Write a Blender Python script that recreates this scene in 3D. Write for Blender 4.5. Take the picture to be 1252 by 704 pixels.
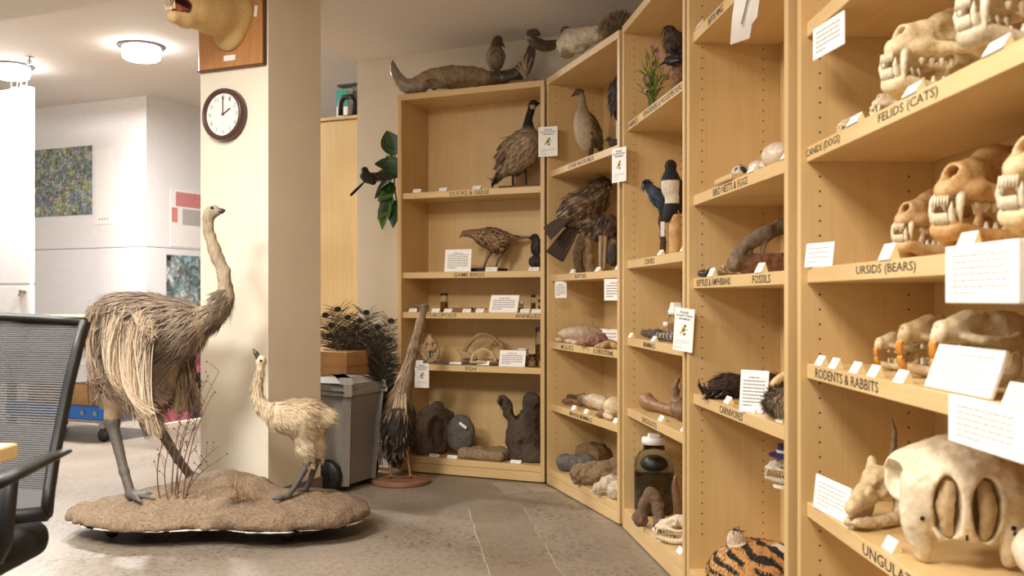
import bpy, math, random
import numpy as np
from mathutils import Vector, Matrix
for o in list(bpy.data.objects): bpy.data.objects.remove(o, do_unlink=True)
random.seed(7); RNG = np.random.default_rng(7)
scene = bpy.context.scene; COL = scene.collection
# ------------------------------------------------------------------ camera, light, exposure
F, HZ, CX, CAMZ = 1200.0, 366.0, 626.0, 0.975      # focal length in pixels of 1252x704, horizon row, centre column, eye height
cd = bpy.data.cameras.new('camera'); cam = bpy.data.objects.new('camera', cd); COL.objects.link(cam)
cd.sensor_width = 36; cd.lens = 36 * F / 1252; cd.shift_y = (HZ - 352) / 1252
cam.location = (0, 0, CAMZ); cam.rotation_euler = (math.pi / 2, 0, 0); cd.clip_start = .05
cd.dof.use_dof = True; cd.dof.focus_distance = 3.9; cd.dof.aperture_fstop = 5.6
scene.camera = cam
world = bpy.data.worlds.new('room_light'); scene.world = world; world.use_nodes = True
bg = world.node_tree.nodes['Background']; bg.inputs[0].default_value = (1.0, .90, .78, 1); bg.inputs[1].default_value = .42
def area_lamp(name, loc, size, power, col, rot=(0, 0, 0), sy=None):
    l = bpy.data.lights.new(name, 'AREA'); l.energy = power; l.size = size; l.color = col
    if sy: l.shape = 'RECTANGLE'; l.size_y = sy
    o = bpy.data.objects.new(name, l); COL.objects.link(o); o.location = loc; o.rotation_euler = rot
    return o
area_lamp('ceiling_lamp_room', (-2.3, 2.1, 2.43), .9, 100, (1, .965, .92), sy=.9)
area_lamp('ceiling_lamp_bay', (-.45, .8, 2.43), .7, 54, (1, .935, .83), sy=.7)
area_lamp('ceiling_lamp_shelves', (-1.45, 3.1, 2.43), .5, 30, (1, .92, .81), sy=.5)
vs = scene.view_settings
vs.view_transform = 'Standard'; vs.look = 'None'; vs.gamma = 1; vs.use_curve_mapping = False; vs.exposure = .35

# ------------------------------------------------------------------ helpers
def A(px, py, Y): return np.array([(px - CX) / F * Y, Y, CAMZ + (HZ - py) / F * Y])
def G(px, py, z): return A(px, py, (CAMZ - z) * F / (py - HZ))
def lin(c):
    c = np.array(c, float) / 255.0
    return np.where(c <= .04045, c / 12.92, ((c + .055) / 1.055) ** 2.4)
def rgba(c): return tuple(float(x) for x in lin(c)) + (1.0,)
def nodes_mat(name):
    m = bpy.data.materials.new(name); m.use_nodes = True
    nt = m.node_tree; b = nt.nodes['Principled BSDF']; return m, nt, b
def N(nt, t, **kw):
    n = nt.nodes.new(t)
    for k, v in kw.items():
        if k in n.inputs: n.inputs[k].default_value = v
        else: setattr(n, k, v)
    return n
def ramp(nt, fac, stops):
    r = nt.nodes.new('ShaderNodeValToRGB'); e = r.color_ramp.elements
    while len(e) < len(stops): e.new(.5)
    for q, (p, c) in zip(e, stops): q.position = p; q.color = rgba(c)
    nt.links.new(fac, r.inputs[0]); return r
def plain(name, c, rough=.6, metal=0, var=.06, scale=30, bump=0, **kw):
    m, nt, b = nodes_mat(name); L = nt.links.new
    tc = N(nt, 'ShaderNodeTexCoord'); nz = N(nt, 'ShaderNodeTexNoise', Scale=scale, Detail=4.0); L(tc.outputs['Object'], nz.inputs['Vector'])
    c = np.array(c, float); r = ramp(nt, nz.outputs['Fac'], [(.3, np.clip(c * (1 - var), 0, 255)), (.7, np.clip(c * (1 + var), 0, 255))])
    L(r.outputs[0], b.inputs['Base Color']); b.inputs['Roughness'].default_value = rough; b.inputs['Metallic'].default_value = metal
    if bump:
        bp = N(nt, 'ShaderNodeBump', Strength=bump, Distance=.004); L(nz.outputs['Fac'], bp.inputs['Height']); L(bp.outputs[0], b.inputs['Normal'])
    for k, v in kw.items(): b.inputs[k].default_value = v
    return m
def wood(name, c1, c2, axis, rough=.38, sc=1.0, bump=.02):
    m, nt, b = nodes_mat(name); L = nt.links.new
    tc = N(nt, 'ShaderNodeTexCoord'); mp = N(nt, 'ShaderNodeMapping'); s = [26 * sc] * 3; s[axis] = 1.3 * sc; mp.inputs['Scale'].default_value = s
    L(tc.outputs['Object'], mp.inputs['Vector'])
    n1 = N(nt, 'ShaderNodeTexNoise', Scale=1.6, Detail=6.0, Roughness=.62, Distortion=.9); L(mp.outputs[0], n1.inputs['Vector'])
    n2 = N(nt, 'ShaderNodeTexNoise', Scale=2.2, Detail=2.0); L(tc.outputs['Object'], n2.inputs['Vector'])
    r = ramp(nt, n1.outputs['Fac'], [(.28, c1), (.62, c2)]); r2 = ramp(nt, n2.outputs['Fac'], [(.3, (238, 232, 224)), (.7, (255, 255, 255))])
    mx = N(nt, 'ShaderNodeMix', data_type='RGBA', blend_type='MULTIPLY'); mx.inputs[0].default_value = 1
    L(r.outputs[0], mx.inputs[6]); L(r2.outputs[0], mx.inputs[7]); L(mx.outputs[2], b.inputs['Base Color'])
    bp = N(nt, 'ShaderNodeBump', Strength=bump, Distance=.002); L(n1.outputs['Fac'], bp.inputs['Height']); L(bp.outputs[0], b.inputs['Normal'])
    b.inputs['Roughness'].default_value = rough; return m
def attr_mat(name, rough=.6, var=.12, scale=60, bump=.15, dist=.003, sss=0, sheen=0, stretch=None):
    m, nt, b = nodes_mat(name); L = nt.links.new
    at = N(nt, 'ShaderNodeAttribute', attribute_name='Col'); tc = N(nt, 'ShaderNodeTexCoord')
    mp = N(nt, 'ShaderNodeMapping'); mp.inputs['Scale'].default_value = stretch or (1, 1, 1); L(tc.outputs['Object'], mp.inputs['Vector'])
    nz = N(nt, 'ShaderNodeTexNoise', Scale=scale, Detail=5.0, Roughness=.6); L(mp.outputs[0], nz.inputs['Vector'])
    lo = int(255 * (1 - var)); r = ramp(nt, nz.outputs['Fac'], [(.3, (lo, lo, lo)), (.68, (255, 255, 255))])
    mx = N(nt, 'ShaderNodeMix', data_type='RGBA', blend_type='MULTIPLY'); mx.inputs[0].default_value = 1
    L(at.outputs['Color'], mx.inputs[6]); L(r.outputs[0], mx.inputs[7]); L(mx.outputs[2], b.inputs['Base Color'])
    if bump:
        bp = N(nt, 'ShaderNodeBump', Strength=bump, Distance=dist); L(nz.outputs['Fac'], bp.inputs['Height']); L(bp.outputs[0], b.inputs['Normal'])
    b.inputs['Roughness'].default_value = rough
    if sss: b.inputs['Subsurface Weight'].default_value = sss; b.inputs['Subsurface Scale'].default_value = .01
    if sheen: b.inputs['Sheen Weight'].default_value = sheen
    return m
M = {}
M['maple_v'] = wood('maple_upright', (214, 181, 126), (222, 191, 138), 2)
M['maple_h'] = wood('maple_shelf', (216, 183, 128), (224, 193, 140), 0)
M['plaque'] = wood('stained_plaque', (176, 120, 70), (200, 146, 94), 2, .35)
M['walnut'] = wood('dark_edge', (84, 52, 32), (110, 70, 44), 0, .4)
M['redwood'] = wood('turned_base', (120, 84, 62), (142, 102, 78), 0, .45)
M['white'] = plain('white_paint', (238, 236, 235), .35, var=.01)
M['cream'] = plain('cream_paint', (238, 229, 210), .55, var=.012, scale=6)
M['wall'] = plain('warm_white_paint', (232, 222, 204), .6, var=.012, scale=5)
M['ceil'] = plain('ceiling_paint', (224, 217, 212), .8, var=.01)
M['basegrey'] = plain('grey_vinyl', (112, 108, 102), .6)
M['ink'] = plain('black_ink', (38, 34, 30), .7, var=.02)
M['greyink'] = plain('grey_ink', (150, 146, 142), .8, var=.02)
M['paleink'] = plain('pale_grey_ink', (186, 182, 178), .8, var=.02)
M['card'] = plain('white_card', (246, 243, 238), .55, var=.006)
M['cardedge'] = plain('cream_card_core', (240, 222, 168), .6, var=.02)
M['hole'] = plain('hole_dark', (40, 26, 14), .9)
M['black'] = plain('black_plastic', (20, 19, 18), .5, var=.1)
M['blackmesh'] = plain('mesh_thread', (52, 47, 43), .6, var=.1)
M['grey'] = plain('grey_plastic', (128, 122, 116), .5, var=.03)
M['greylid'] = plain('light_grey_plastic', (150, 145, 138), .5, var=.03)
M['metal'] = plain('brushed_metal', (160, 158, 155), .35, .9, var=.05)
M['blue'] = plain('blue_plastic', (24, 104, 190), .4, var=.04)
M['navy'] = plain('navy_plastic', (44, 44, 110), .4, var=.05)
M['kraft'] = plain('cardboard', (186, 142, 92), .8, var=.05, scale=12)
M['teal'] = plain('teal_print', (36, 150, 130), .5)
M['glass'] = plain('clear_glass', (235, 240, 238), .03, var=0, **{'Transmission Weight': 1.0, 'IOR': 1.3})
M['amber'] = plain('amber_fluid', (176, 128, 52), .05, var=.02, **{'Transmission Weight': .6, 'IOR': 1.33})
M['fluid'] = plain('dark_fluid', (120, 96, 60), .05, var=.05, **{'Transmission Weight': .75, 'IOR': 1.33})
M['bone'] = attr_mat('bone', .5, .16, 55, .25, .002)
M['rock'] = attr_mat('rough_stone', .9, .3, 70, .7, .006)
M['feather'] = attr_mat('feathers', .75, .18, 45, .3, .003, stretch=(3, 3, 1))
M['barb'] = attr_mat('feather_barbs', .8, .12, 120, 0)
M['fur'] = attr_mat('fur', .85, .16, 140, .3, .003)
M['skin'] = attr_mat('scaly_skin', .6, .25, 160, .4, .002)
M['gloss'] = attr_mat('glossy_horn', .32, .2, 40, .15, .002)
M['leafm'] = attr_mat('leaf', .35, .2, 40, .1, .002)
M['earth'] = attr_mat('packed_earth', .95, .32, 90, .9, .008)
def lamp_mat(name, col, e):
    m, nt, b = nodes_mat(name); b.inputs['Emission Color'].default_value = col; b.inputs['Emission Strength'].default_value = e; b.inputs['Base Color'].default_value = (1, 1, 1, 1); return m
M['lamp'] = lamp_mat('lit_diffuser', (1, .97, .94, 1), 18)

class MB:
    def __init__(s): s.V = []; s.F = []; s.C = []; s.n = 0
    def add(s, v, f, c=None):
        v = np.asarray(v, float).reshape(-1, 3); s.V.append(v); s.F += [tuple(int(i) + s.n for i in q) for q in f]; s.n += len(v)
        c = lin(c if c is not None else (200, 200, 200)); s.C.append(np.broadcast_to(c, (len(v), 3)) if c.ndim == 1 else c); return s
    def box(s, c, size, R=None, col=None, bev=0):
        h = np.array(size, float) / 2
        if bev:
            b = min(bev, min(h) * .49); v = []
            for x in (-1, 1):
                for y in (-1, 1):
                    for z in (-1, 1):
                        for k in range(3):
                            q = h - b; q[k] = h[k]; v.append(q * (x, y, z))
            import itertools
            key = {}
            for i, p in enumerate(itertools.product((0, 1), repeat=3)): key[p] = i * 3
            f = []
            for k in range(3):
                a_, b_ = [(1, 2), (2, 0), (0, 1)][k]
                for sgn in (0, 1):
                    q = []
                    for (i, j) in ((0, 0), (1, 0), (1, 1), (0, 1)):
                        p = [0, 0, 0]; p[k] = sgn; p[a_] = i; p[b_] = j; q.append(key[tuple(p)] + k)
                    f.append(q if sgn else q[::-1])
                for i in (0, 1):
                    for j in (0, 1):
                        p0 = [0, 0, 0]; p1 = [0, 0, 0]; p0[k] = 0; p1[k] = 1
                        for p in (p0, p1): p[a_] = i; p[b_] = j
                        q = [key[tuple(p0)] + a_, key[tuple(p0)] + b_, key[tuple(p1)] + b_, key[tuple(p1)] + a_]
                        f.append(q if (i ^ j) else q[::-1])
            for p, i in key.items():
                q = [i, i + 1, i + 2]; f.append(q if sum(p) % 2 else q[::-1])
            v = np.array(v)
        else:
            v = np.array([(x, y, z) for x in (-1, 1) for y in (-1, 1) for z in (-1, 1)]) * h
            f = [(0, 1, 3, 2), (4, 6, 7, 5), (0, 4, 5, 1), (2, 3, 7, 6), (0, 2, 6, 4), (1, 5, 7, 3)]
        if R is not None: v = v @ np.array(R).T
        return s.add(v + np.array(c, float), f, col)
    def tube(s, pts, rad, n=8, col=None, flat=1.0, up=(0, 0, 1)):
        P = np.array(pts, float); m = len(P); rad = np.broadcast_to(np.asarray(rad, float), (m,)); V = []
        T = np.gradient(P, axis=0); T /= np.linalg.norm(T, axis=1)[:, None] + 1e-9
        u = np.array(up, float)
        if abs(T[0] @ u) > .95: u = np.array((1., .2, 0))
        cc = []
        for i in range(m):
            a = np.cross(T[i], u); a /= np.linalg.norm(a) + 1e-9; b = np.cross(a, T[i]); u = b
            for k in range(n):
                t = 2 * math.pi * k / n; V.append(P[i] + rad[i] * (math.cos(t) * a + flat * math.sin(t) * b))
        fs = [(i * n + k, i * n + (k + 1) % n, (i + 1) * n + (k + 1) % n, (i + 1) * n + k) for i in range(m - 1) for k in range(n)]
        fs += [tuple(range(n))[::-1], tuple((m - 1) * n + k for k in range(n))]
        c = None
        if col is not None:
            c = np.asarray(col, float)
            if c.ndim == 2: c = np.repeat(c, n, axis=0)
        return s.add(V, fs, c)
    def lathe(s, prof, n=20, c=(0, 0, 0), R=None, col=None):
        V = []; m = len(prof)
        for r, z in prof:
            for k in range(n):
                t = 2 * math.pi * k / n; V.append((r * math.cos(t), r * math.sin(t), z))
        fs = [(i * n + k, i * n + (k + 1) % n, (i + 1) * n + (k + 1) % n, (i + 1) * n + k) for i in range(m - 1) for k in range(n)]
        fs += [tuple(range(n))[::-1], tuple((m - 1) * n + k for k in range(n))]
        V = np.array(V)
        if R is not None: V = V @ np.array(R).T
        return s.add(V + np.array(c, float), fs, col)
    def prism(s, poly, ext, col=None):
        P = np.array(poly, float); n = len(P); e = np.array(ext, float)
        return s.add(np.vstack([P, P + e]), [tuple(range(n))[::-1], tuple(range(n, 2 * n))] + [(i, (i + 1) % n, n + (i + 1) % n, n + i) for i in range(n)], col)
    def blade(s, base, d, nrm, L, w, col, droop=0., seg=3, tip=.25, cup=0., col2=None, side=0.):
        d = d / (np.linalg.norm(d) + 1e-9); sd = np.cross(d, nrm); sd /= np.linalg.norm(sd) + 1e-9
        V = []; C = []; p = np.array(base, float); dd = np.array(d); c1 = np.array(col, float); c2 = np.array(col2 if col2 is not None else col, float)
        for i in range(seg + 1):
            t = i / seg; ww = w * (.55 + .9 * t if t < .5 else 1 - (1 - tip) * (t - .5) * 2) * .5
            V += [p - sd * ww, p + sd * ww]; C += [c1 * (1 - t) + c2 * t] * 2
            p = p + dd * (L / seg); dd = dd + np.array((0, 0, -droop / seg)) + sd * (side / seg); dd /= np.linalg.norm(dd)
        s.add(V, [(2 * i, 2 * i + 1, 2 * i + 3, 2 * i + 2) for i in range(seg)], np.array(C)); return s
    def build(s, name, mat, parent=None, org=None, smooth=False, kind=None):
        V = np.vstack(s.V)
        if org is not None: V = V - np.array(org, float)
        me = bpy.data.meshes.new(name); me.from_pydata(V.tolist(), [], s.F)
        ca = me.color_attributes.new('Col', 'FLOAT_COLOR', 'POINT'); C = np.ones((len(V), 4), np.float32); C[:, :3] = np.vstack(s.C); ca.data.foreach_set('color', C.ravel())
        if smooth: me.polygons.foreach_set('use_smooth', [True] * len(me.polygons))
        me.materials.append(M[mat] if isinstance(mat, str) else mat); me.update()
        return link(name, me, parent, kind)
def link(name, me, parent=None, kind=None):
    o = bpy.data.objects.new(name, me); COL.objects.link(o)
    if parent is not None: o.parent = parent
    if kind: o['kind'] = kind
    return o
def tag(o, label, cat, group=None, kind=None):
    o['label'] = label; o['category'] = cat
    if group: o['group'] = group
    if kind: o['kind'] = kind
    return o
def thing(name, label, cat, loc=(0, 0, 0), rz=0, group=None, rx=0, ry=0, sc=1):
    o = bpy.data.objects.new(name, None); COL.objects.link(o); o.empty_display_size = .05
    o.location = [float(v) for v in loc]; o.rotation_euler = (rx, ry, rz); o.scale = (sc, sc, sc); return tag(o, label, cat, group)
def struct(name, mb, mat, parent=None, smooth=False, **kw):
    o = mb.build(name, mat, parent, smooth=smooth)
    if parent is None: o['kind'] = 'structure'
    return o
def copy_tree(o, parent=None):
    c = o.copy(); COL.objects.link(c); c.parent = parent
    for ch in list(o.children): copy_tree(ch, c)
    return c
def Rz(a): c, s = math.cos(a), math.sin(a); return np.array([(c, -s, 0), (s, c, 0), (0, 0, 1.)])
def Rx(a): c, s = math.cos(a), math.sin(a); return np.array([(1., 0, 0), (0, c, -s), (0, s, c)])
def Ry(a): c, s = math.cos(a), math.sin(a); return np.array([(c, 0, s), (0, 1., 0), (-s, 0, c)])

def text_mesh(body, w, h, depth=.0004, bold=.0, lines=1.0):
    cu = bpy.data.curves.new('lettering', 'FONT'); cu.body = body; cu.align_x = 'CENTER'; cu.align_y = 'CENTER'; cu.offset = bold; cu.extrude = .01; cu.resolution_u = 2; cu.space_line = lines
    ob = bpy.data.objects.new('lettering', cu); me = bpy.data.meshes.new_from_object(ob); bpy.data.objects.remove(ob); bpy.data.curves.remove(cu)
    v = np.array([q.co[:] for q in me.vertices]); lo, hi = v.min(0), v.max(0); c = (lo + hi) / 2; e = hi - lo
    v = (v - c) / e * np.array((w, h, depth)); v = v[:, [0, 2, 1]] * (1, -1, 1)         # stands upright: x right, y away, z up
    v[:, 1] -= depth / 2 + .0002
    me.vertices.foreach_set('co', v.ravel()); me.update(); return me

# ---- implicit solids: smooth unions of ellipsoids and round cones, meshed with surface nets
def vnoise(p, f, seed=0):
    q = p * f + seed * 17.3; i = np.floor(q).astype(np.int64); t = q - i; t = t * t * (3 - 2 * t); r = 0
    def h(a):
        n = (a[..., 0] * 73856093) ^ (a[..., 1] * 19349663) ^ (a[..., 2] * 83492791) ^ (seed * 2654435)
        n = (n ^ (n >> 13)) * 1274126177; n = n & 0x7fffffff; return ((n ^ (n >> 16)) & 0xffff) / 65535.0
    for dx in (0, 1):
        for dy in (0, 1):
            for dz in (0, 1):
                w = (t[..., 0] if dx else 1 - t[..., 0]) * (t[..., 1] if dy else 1 - t[..., 1]) * (t[..., 2] if dz else 1 - t[..., 2])
                r = r + w * h(i + np.array((dx, dy, dz)))
    return r * 2 - 1
class Sdf:
    def __init__(s, k=.01): s.P = []; s.k = k
    def e(s, c, r, col=(200, 190, 170), k=None, R=None, op=1):
        r = np.broadcast_to(np.asarray(r, float), (3,)).copy(); s.P.append(('e', np.array(c, float), r, None if R is None else np.array(R), lin(col), s.k if k is None else k, op)); return s
    def b(s, c, h, col=(200, 190, 170), k=None, R=None, op=1, rr=.0):
        s.P.append(('b', np.array(c, float), np.array(h, float), None if R is None else np.array(R), lin(col), s.k if k is None else k, op, rr)); return s
    def c(s, a, b, ra, rb, col=(200, 190, 170), k=None, op=1):
        s.P.append(('c', np.array(a, float), np.array(b, float), (ra, rb), lin(col), s.k if k is None else k, op)); return s
    def path(s, pts, rads, col=(200, 190, 170), k=None, op=1):
        rads = np.broadcast_to(np.asarray(rads, float), (len(pts),)); cs = np.asarray(col, float)
        for i in range(len(pts) - 1): s.c(pts[i], pts[i + 1], rads[i], rads[i + 1], cs if cs.ndim == 1 else cs[i], k, op)
        return s
    def spl(s, pts, rads, col=(200, 190, 170), k=None, n=5):
        P = np.array(pts, float); R_ = np.array(rads, float); m = len(P); Q = np.vstack([2 * P[0] - P[1], P, 2 * P[-1] - P[-2]]); X = []; Y = []
        for i in range(m - 1):
            p0, p1, p2, p3 = Q[i:i + 4]
            for t in np.arange(n) / n: X.append(.5 * (2 * p1 + (p2 - p0) * t + (2 * p0 - 5 * p1 + 4 * p2 - p3) * t * t + (3 * p1 - p0 - 3 * p2 + p3) * t ** 3)); Y.append(R_[i] * (1 - t) + R_[i + 1] * t)
        X.append(P[-1]); Y.append(R_[-1]); h = s.k if k is None else k; q0 = len(s.P); s.path(X, Y, col, .004); s.P[q0] = s.P[q0][:5] + (h,) + s.P[q0][6:]; return s
    def d1(s, q, p):
        t = q[0]
        if t == 'c':
            a, b, (ra, rb) = q[1], q[2], q[3]; ab = b - a; h = np.clip(((p - a) @ ab) / (ab @ ab + 1e-12), 0, 1)
            return np.linalg.norm(p - a - h[..., None] * ab, axis=-1) - (ra + (rb - ra) * h)
        x = p - q[1]
        if q[3] is not None: x = x @ q[3]
        if t == 'e':
            k0 = np.linalg.norm(x / q[2], axis=-1); k1 = np.linalg.norm(x / q[2] ** 2, axis=-1); return k0 * (k0 - 1) / (k1 + 1e-9)
        y = np.abs(x) - q[2] + q[7]; return np.linalg.norm(np.maximum(y, 0), axis=-1) + np.minimum(y.max(-1), 0) - q[7]
    def ev(s, p):
        d = None
        for q in s.P:
            di = s.d1(q, p); k = max(q[5], 1e-5)
            if q[6] < 0: di = -di
            if d is None: d = di; continue
            if q[6] > 0: h = np.clip(.5 + .5 * (d - di) / k, 0, 1); d = d * (1 - h) + di * h - k * h * (1 - h)
            else: h = np.clip(.5 - .5 * (d - di) / k, 0, 1); d = d * (1 - h) + di * h + k * h * (1 - h)
        return d
    def bounds(s):
        lo = np.full(3, 1e9); hi = -lo
        for q in s.P:
            if q[6] < 0: continue
            if q[0] == 'c': r = max(q[3]); a = np.minimum(q[1], q[2]) - r; b = np.maximum(q[1], q[2]) + r
            else:
                r = q[2] if q[3] is None else np.abs(q[3]) @ q[2]; a = q[1] - r; b = q[1] + r
            lo = np.minimum(lo, a); hi = np.maximum(hi, b)
        return lo, hi
    def solve(s, res=56, noise=None, seed=1):
        lo, hi = s.bounds(); h = (hi - lo).max() / res; pad = 3 * h + (noise[0] if noise else 0); lo = lo - pad; n = np.ceil((hi + pad - lo) / h).astype(int) + 1
        g = np.stack(np.meshgrid(*[lo[i] + h * np.arange(n[i]) for i in range(3)], indexing='ij'), -1); D = s.ev(g)
        if noise:
            near = np.abs(D) < noise[0] * 1.6 + 2 * h; pp = g[near]; D[near] += noise[0] * (vnoise(pp, noise[1], seed) + .5 * vnoise(pp, noise[1] * 2.1, seed + 1))
        sg = D < 0; acc = np.zeros(tuple(n - 1) + (3,)); cnt = np.zeros(tuple(n - 1))
        sl = lambda o, ax=None: tuple(slice(o[i], n[i] - 1 + o[i]) for i in range(3))
        for ax in range(3):
            o1, o2 = [i for i in range(3) if i != ax]
            for i in (0, 1):
                for j in (0, 1):
                    a = [0, 0, 0]; a[o1] = i; a[o2] = j; b = list(a); b[ax] = 1
                    da, db = D[sl(a)], D[sl(b)]; m = (da < 0) != (db < 0); t = np.where(m, da / (da - db + 1e-12), 0)
                    q = np.zeros(acc.shape); q[..., o1] = i; q[..., o2] = j; q[..., ax] = t; acc += q * m[..., None]; cnt += m
        act = cnt > 0; idx = np.full(act.shape, -1); idx[act] = np.arange(act.sum())
        cell = np.argwhere(act); V = lo + h * (cell + acc[act] / cnt[act][:, None]); Q = []
        for ax in range(3):
            o1, o2 = [(1, 2), (2, 0), (0, 1)][ax]
            s0 = [slice(None)] * 3; s1 = [slice(None)] * 3; s0[ax] = slice(0, -1); s1[ax] = slice(1, None)
            a, b = sg[tuple(s0)], sg[tuple(s1)]; e = np.argwhere(a != b); e = e[(e[:, o1] > 0) & (e[:, o2] > 0) & (e[:, o1] < n[o1] - 1) & (e[:, o2] < n[o2] - 1)]
            fl = a[tuple(e.T)]; u = np.zeros(3, int); u[o1] = 1; w = np.zeros(3, int); w[o2] = 1
            q = np.stack([idx[tuple((e - u - w).T)], idx[tuple((e - w).T)], idx[tuple(e.T)], idx[tuple((e - u).T)]], 1)
            q[~fl] = q[~fl][:, ::-1]; Q.append(q)
        Q = np.vstack(Q); Q = Q[(Q >= 0).all(1)]
        W = np.zeros(len(V)); C = np.zeros((len(V), 3)); ksc = h * 1.3
        for q in s.P:
            if q[6] < 0: continue
            di = s.d1(q, V); w = np.exp(-np.clip(di / ksc, -2, 30)); C += w[:, None] * q[4]; W += w
        C /= W[:, None] + 1e-12
        eps = h; gr = np.stack([s.ev(V + np.eye(3)[i] * eps) - s.ev(V - np.eye(3)[i] * eps) for i in range(3)], 1); gr /= np.linalg.norm(gr, axis=1)[:, None] + 1e-9
        s.Vw, s.Nw, s.Cw = V, gr, C
        return V, Q, C
    def build(s, name, mat, parent=None, org=(0, 0, 0), res=56, noise=None, seed=1, paint=None, kind=None):
        V, Q, C = s.solve(res, noise, seed)
        if paint is not None: C = paint(V, s.Nw, C); s.Cw = C
        lo, hi = s.bounds(); fl_ = [q[1][2] + q[2][2] for q in s.P if q[0] == 'b' and q[6] < 0 and q[1][2] + q[2][2] < (lo[2] + hi[2]) / 2]
        if fl_: V[:, 2] = np.maximum(V[:, 2], max(fl_) + .0003)
        V = V - np.array(org, float); me = bpy.data.meshes.new(name)
        me.vertices.add(len(V)); me.vertices.foreach_set('co', V.ravel()); me.loops.add(Q.size); me.loops.foreach_set('vertex_index', Q.ravel().astype(np.int32))
        me.polygons.add(len(Q)); me.polygons.foreach_set('loop_start', np.arange(0, Q.size, 4, dtype=np.int32)); me.polygons.foreach_set('use_smooth', [True] * len(Q))
        ca = me.color_attributes.new('Col', 'FLOAT_COLOR', 'POINT'); c4 = np.ones((len(V), 4), np.float32); c4[:, :3] = C; ca.data.foreach_set('color', c4.ravel())
        me.materials.append(M[mat] if isinstance(mat, str) else mat); me.update(calc_edges=True); me.validate()
        return link(name, me, parent, kind)
def coat(sd, n, flow, L, w, colf, lift=.25, droop=0., keep=None, seg=3, tip=.25, rng=None, side=0.):
    rng = rng or np.random.default_rng(3); mb = MB(); ids = rng.integers(0, len(sd.Vw), n)
    for i in ids:
        p, nn = sd.Vw[i], sd.Nw[i]
        if keep is not None and not keep(p, nn): continue
        d = np.array(flow(p, nn), float); d = d - nn * (d @ nn); m = np.linalg.norm(d)
        if m < 1e-6: continue
        d = d / m + nn * lift * (.5 + rng.random()) + rng.normal(0, .12, 3); l = L * (.6 + .7 * rng.random())
        c = colf(p, nn, rng); c1, c2 = c if isinstance(c, tuple) and np.ndim(c[0]) else (c, c)
        mb.blade(p - nn * min(.003, L * .03), d, nn, l, w * (.6 + .8 * rng.random()), c1, droop, seg, tip, col2=c2, side=side * rng.normal())
    return mb
# ------------------------------------------------------------------ the room
D1 = np.array((.907, -.421)); NP = np.array((.421, .907))          # the building's axes in plan: along the back wall, into the back wall
def plan(o, a, b): return np.array(o)[:2] + D1 * a + NP * b
RZ0 = math.atan2(D1[1], D1[0]); R0 = Rz(RZ0)
def wallbox(name, o, a0, a1, b0, b1, z0, z1, mat, parent=None, kind=True, bev=0):
    c = plan(o, (a0 + a1) / 2, (b0 + b1) / 2); mb = MB(); mb.box((0, 0, 0), (a1 - a0, b1 - b0, z1 - z0), bev=bev)
    ob = mb.build(name, mat, parent); ob.location = (c[0], c[1], (z0 + z1) / 2); ob.rotation_euler = (0, 0, RZ0)
    if kind and parent is None: ob['kind'] = 'structure'
    return ob
ZC, ZR = 2.46, 2.72
# floor: ground concrete with aggregate, worn patches
def concrete(name, c1, c2, speck, rough):
    m, nt, b = nodes_mat(name); L = nt.links.new; tc = N(nt, 'ShaderNodeTexCoord')
    n1 = N(nt, 'ShaderNodeTexNoise', Scale=1.1, Detail=8.0, Roughness=.6, Distortion=.4); n2 = N(nt, 'ShaderNodeTexVoronoi', Scale=70.0); n3 = N(nt, 'ShaderNodeTexNoise', Scale=45.0, Detail=6.0, Roughness=.7)
    n4 = N(nt, 'ShaderNodeTexNoise', Scale=1.7, Detail=3.0)
    for n in (n1, n2, n3, n4): L(tc.outputs['Object'], n.inputs['Vector'])
    r1 = ramp(nt, n1.outputs['Fac'], [(.35, c1), (.66, c2)]); r2 = ramp(nt, n2.outputs['Color'], [(.0, (255, 255, 255)), (.62, (246, 244, 240)), (.9, speck)]); r3 = ramp(nt, n3.outputs['Fac'], [(.3, speck), (.55, (255, 255, 255))])
    r4 = ramp(nt, n4.outputs['Fac'], [(.42, (0, 0, 0)), (.6, (255, 255, 255))])
    m1 = N(nt, 'ShaderNodeMix', data_type='RGBA', blend_type='MULTIPLY'); L(r4.outputs[0], m1.inputs[0]); L(r1.outputs[0], m1.inputs[6]); L(r2.outputs[0], m1.inputs[7])
    m2 = N(nt, 'ShaderNodeMix', data_type='RGBA', blend_type='MULTIPLY'); m2.inputs[0].default_value = .55; L(m1.outputs[2], m2.inputs[6]); L(r3.outputs[0], m2.inputs[7]); L(m2.outputs[2], b.inputs['Base Color'])
    bp = N(nt, 'ShaderNodeBump', Strength=.08, Distance=.003); L(n3.outputs['Fac'], bp.inputs['Height']); L(bp.outputs[0], b.inputs['Normal'])
    b.inputs['Roughness'].default_value = rough; return m
M['concrete'] = concrete('ground_concrete', (134, 123, 110), (158, 146, 132), (184, 172, 158), .42)
M['patch'] = concrete('smooth_patch', (134, 121, 107), (145, 132, 117), (212, 206, 198), .38)
M['pale'] = concrete('pale_screed', (160, 148, 132), (172, 161, 146), (226, 220, 212), .5)
M['lime'] = plain('lime_joint', (168, 157, 142), .9, var=.15, scale=60)
mb = MB(); mb.add([(-7, -3, 0), (4, -3, 0), (4, 11, 0), (-7, 11, 0)], [(0, 1, 2, 3)]); fl = struct('floor', mb, 'concrete')
def flat(name, pix, z, mat):
    m = MB(); v = [G(x, y, 0) for x, y in pix]; v = [(p[0], p[1], 0) for p in v]; m.prism([(a, b, -.004) for a, b, _ in v], (0, 0, .004 + z)); m.build(name, mat, fl)
flat('patch_slab', [(572, 621), (640, 621), (697, 720), (604, 720)], .0012, 'patch')
flat('patch_slab', [(586, 606), (700, 606), (772, 640), (640, 620), (578, 619)], .0008, 'concrete')
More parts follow.
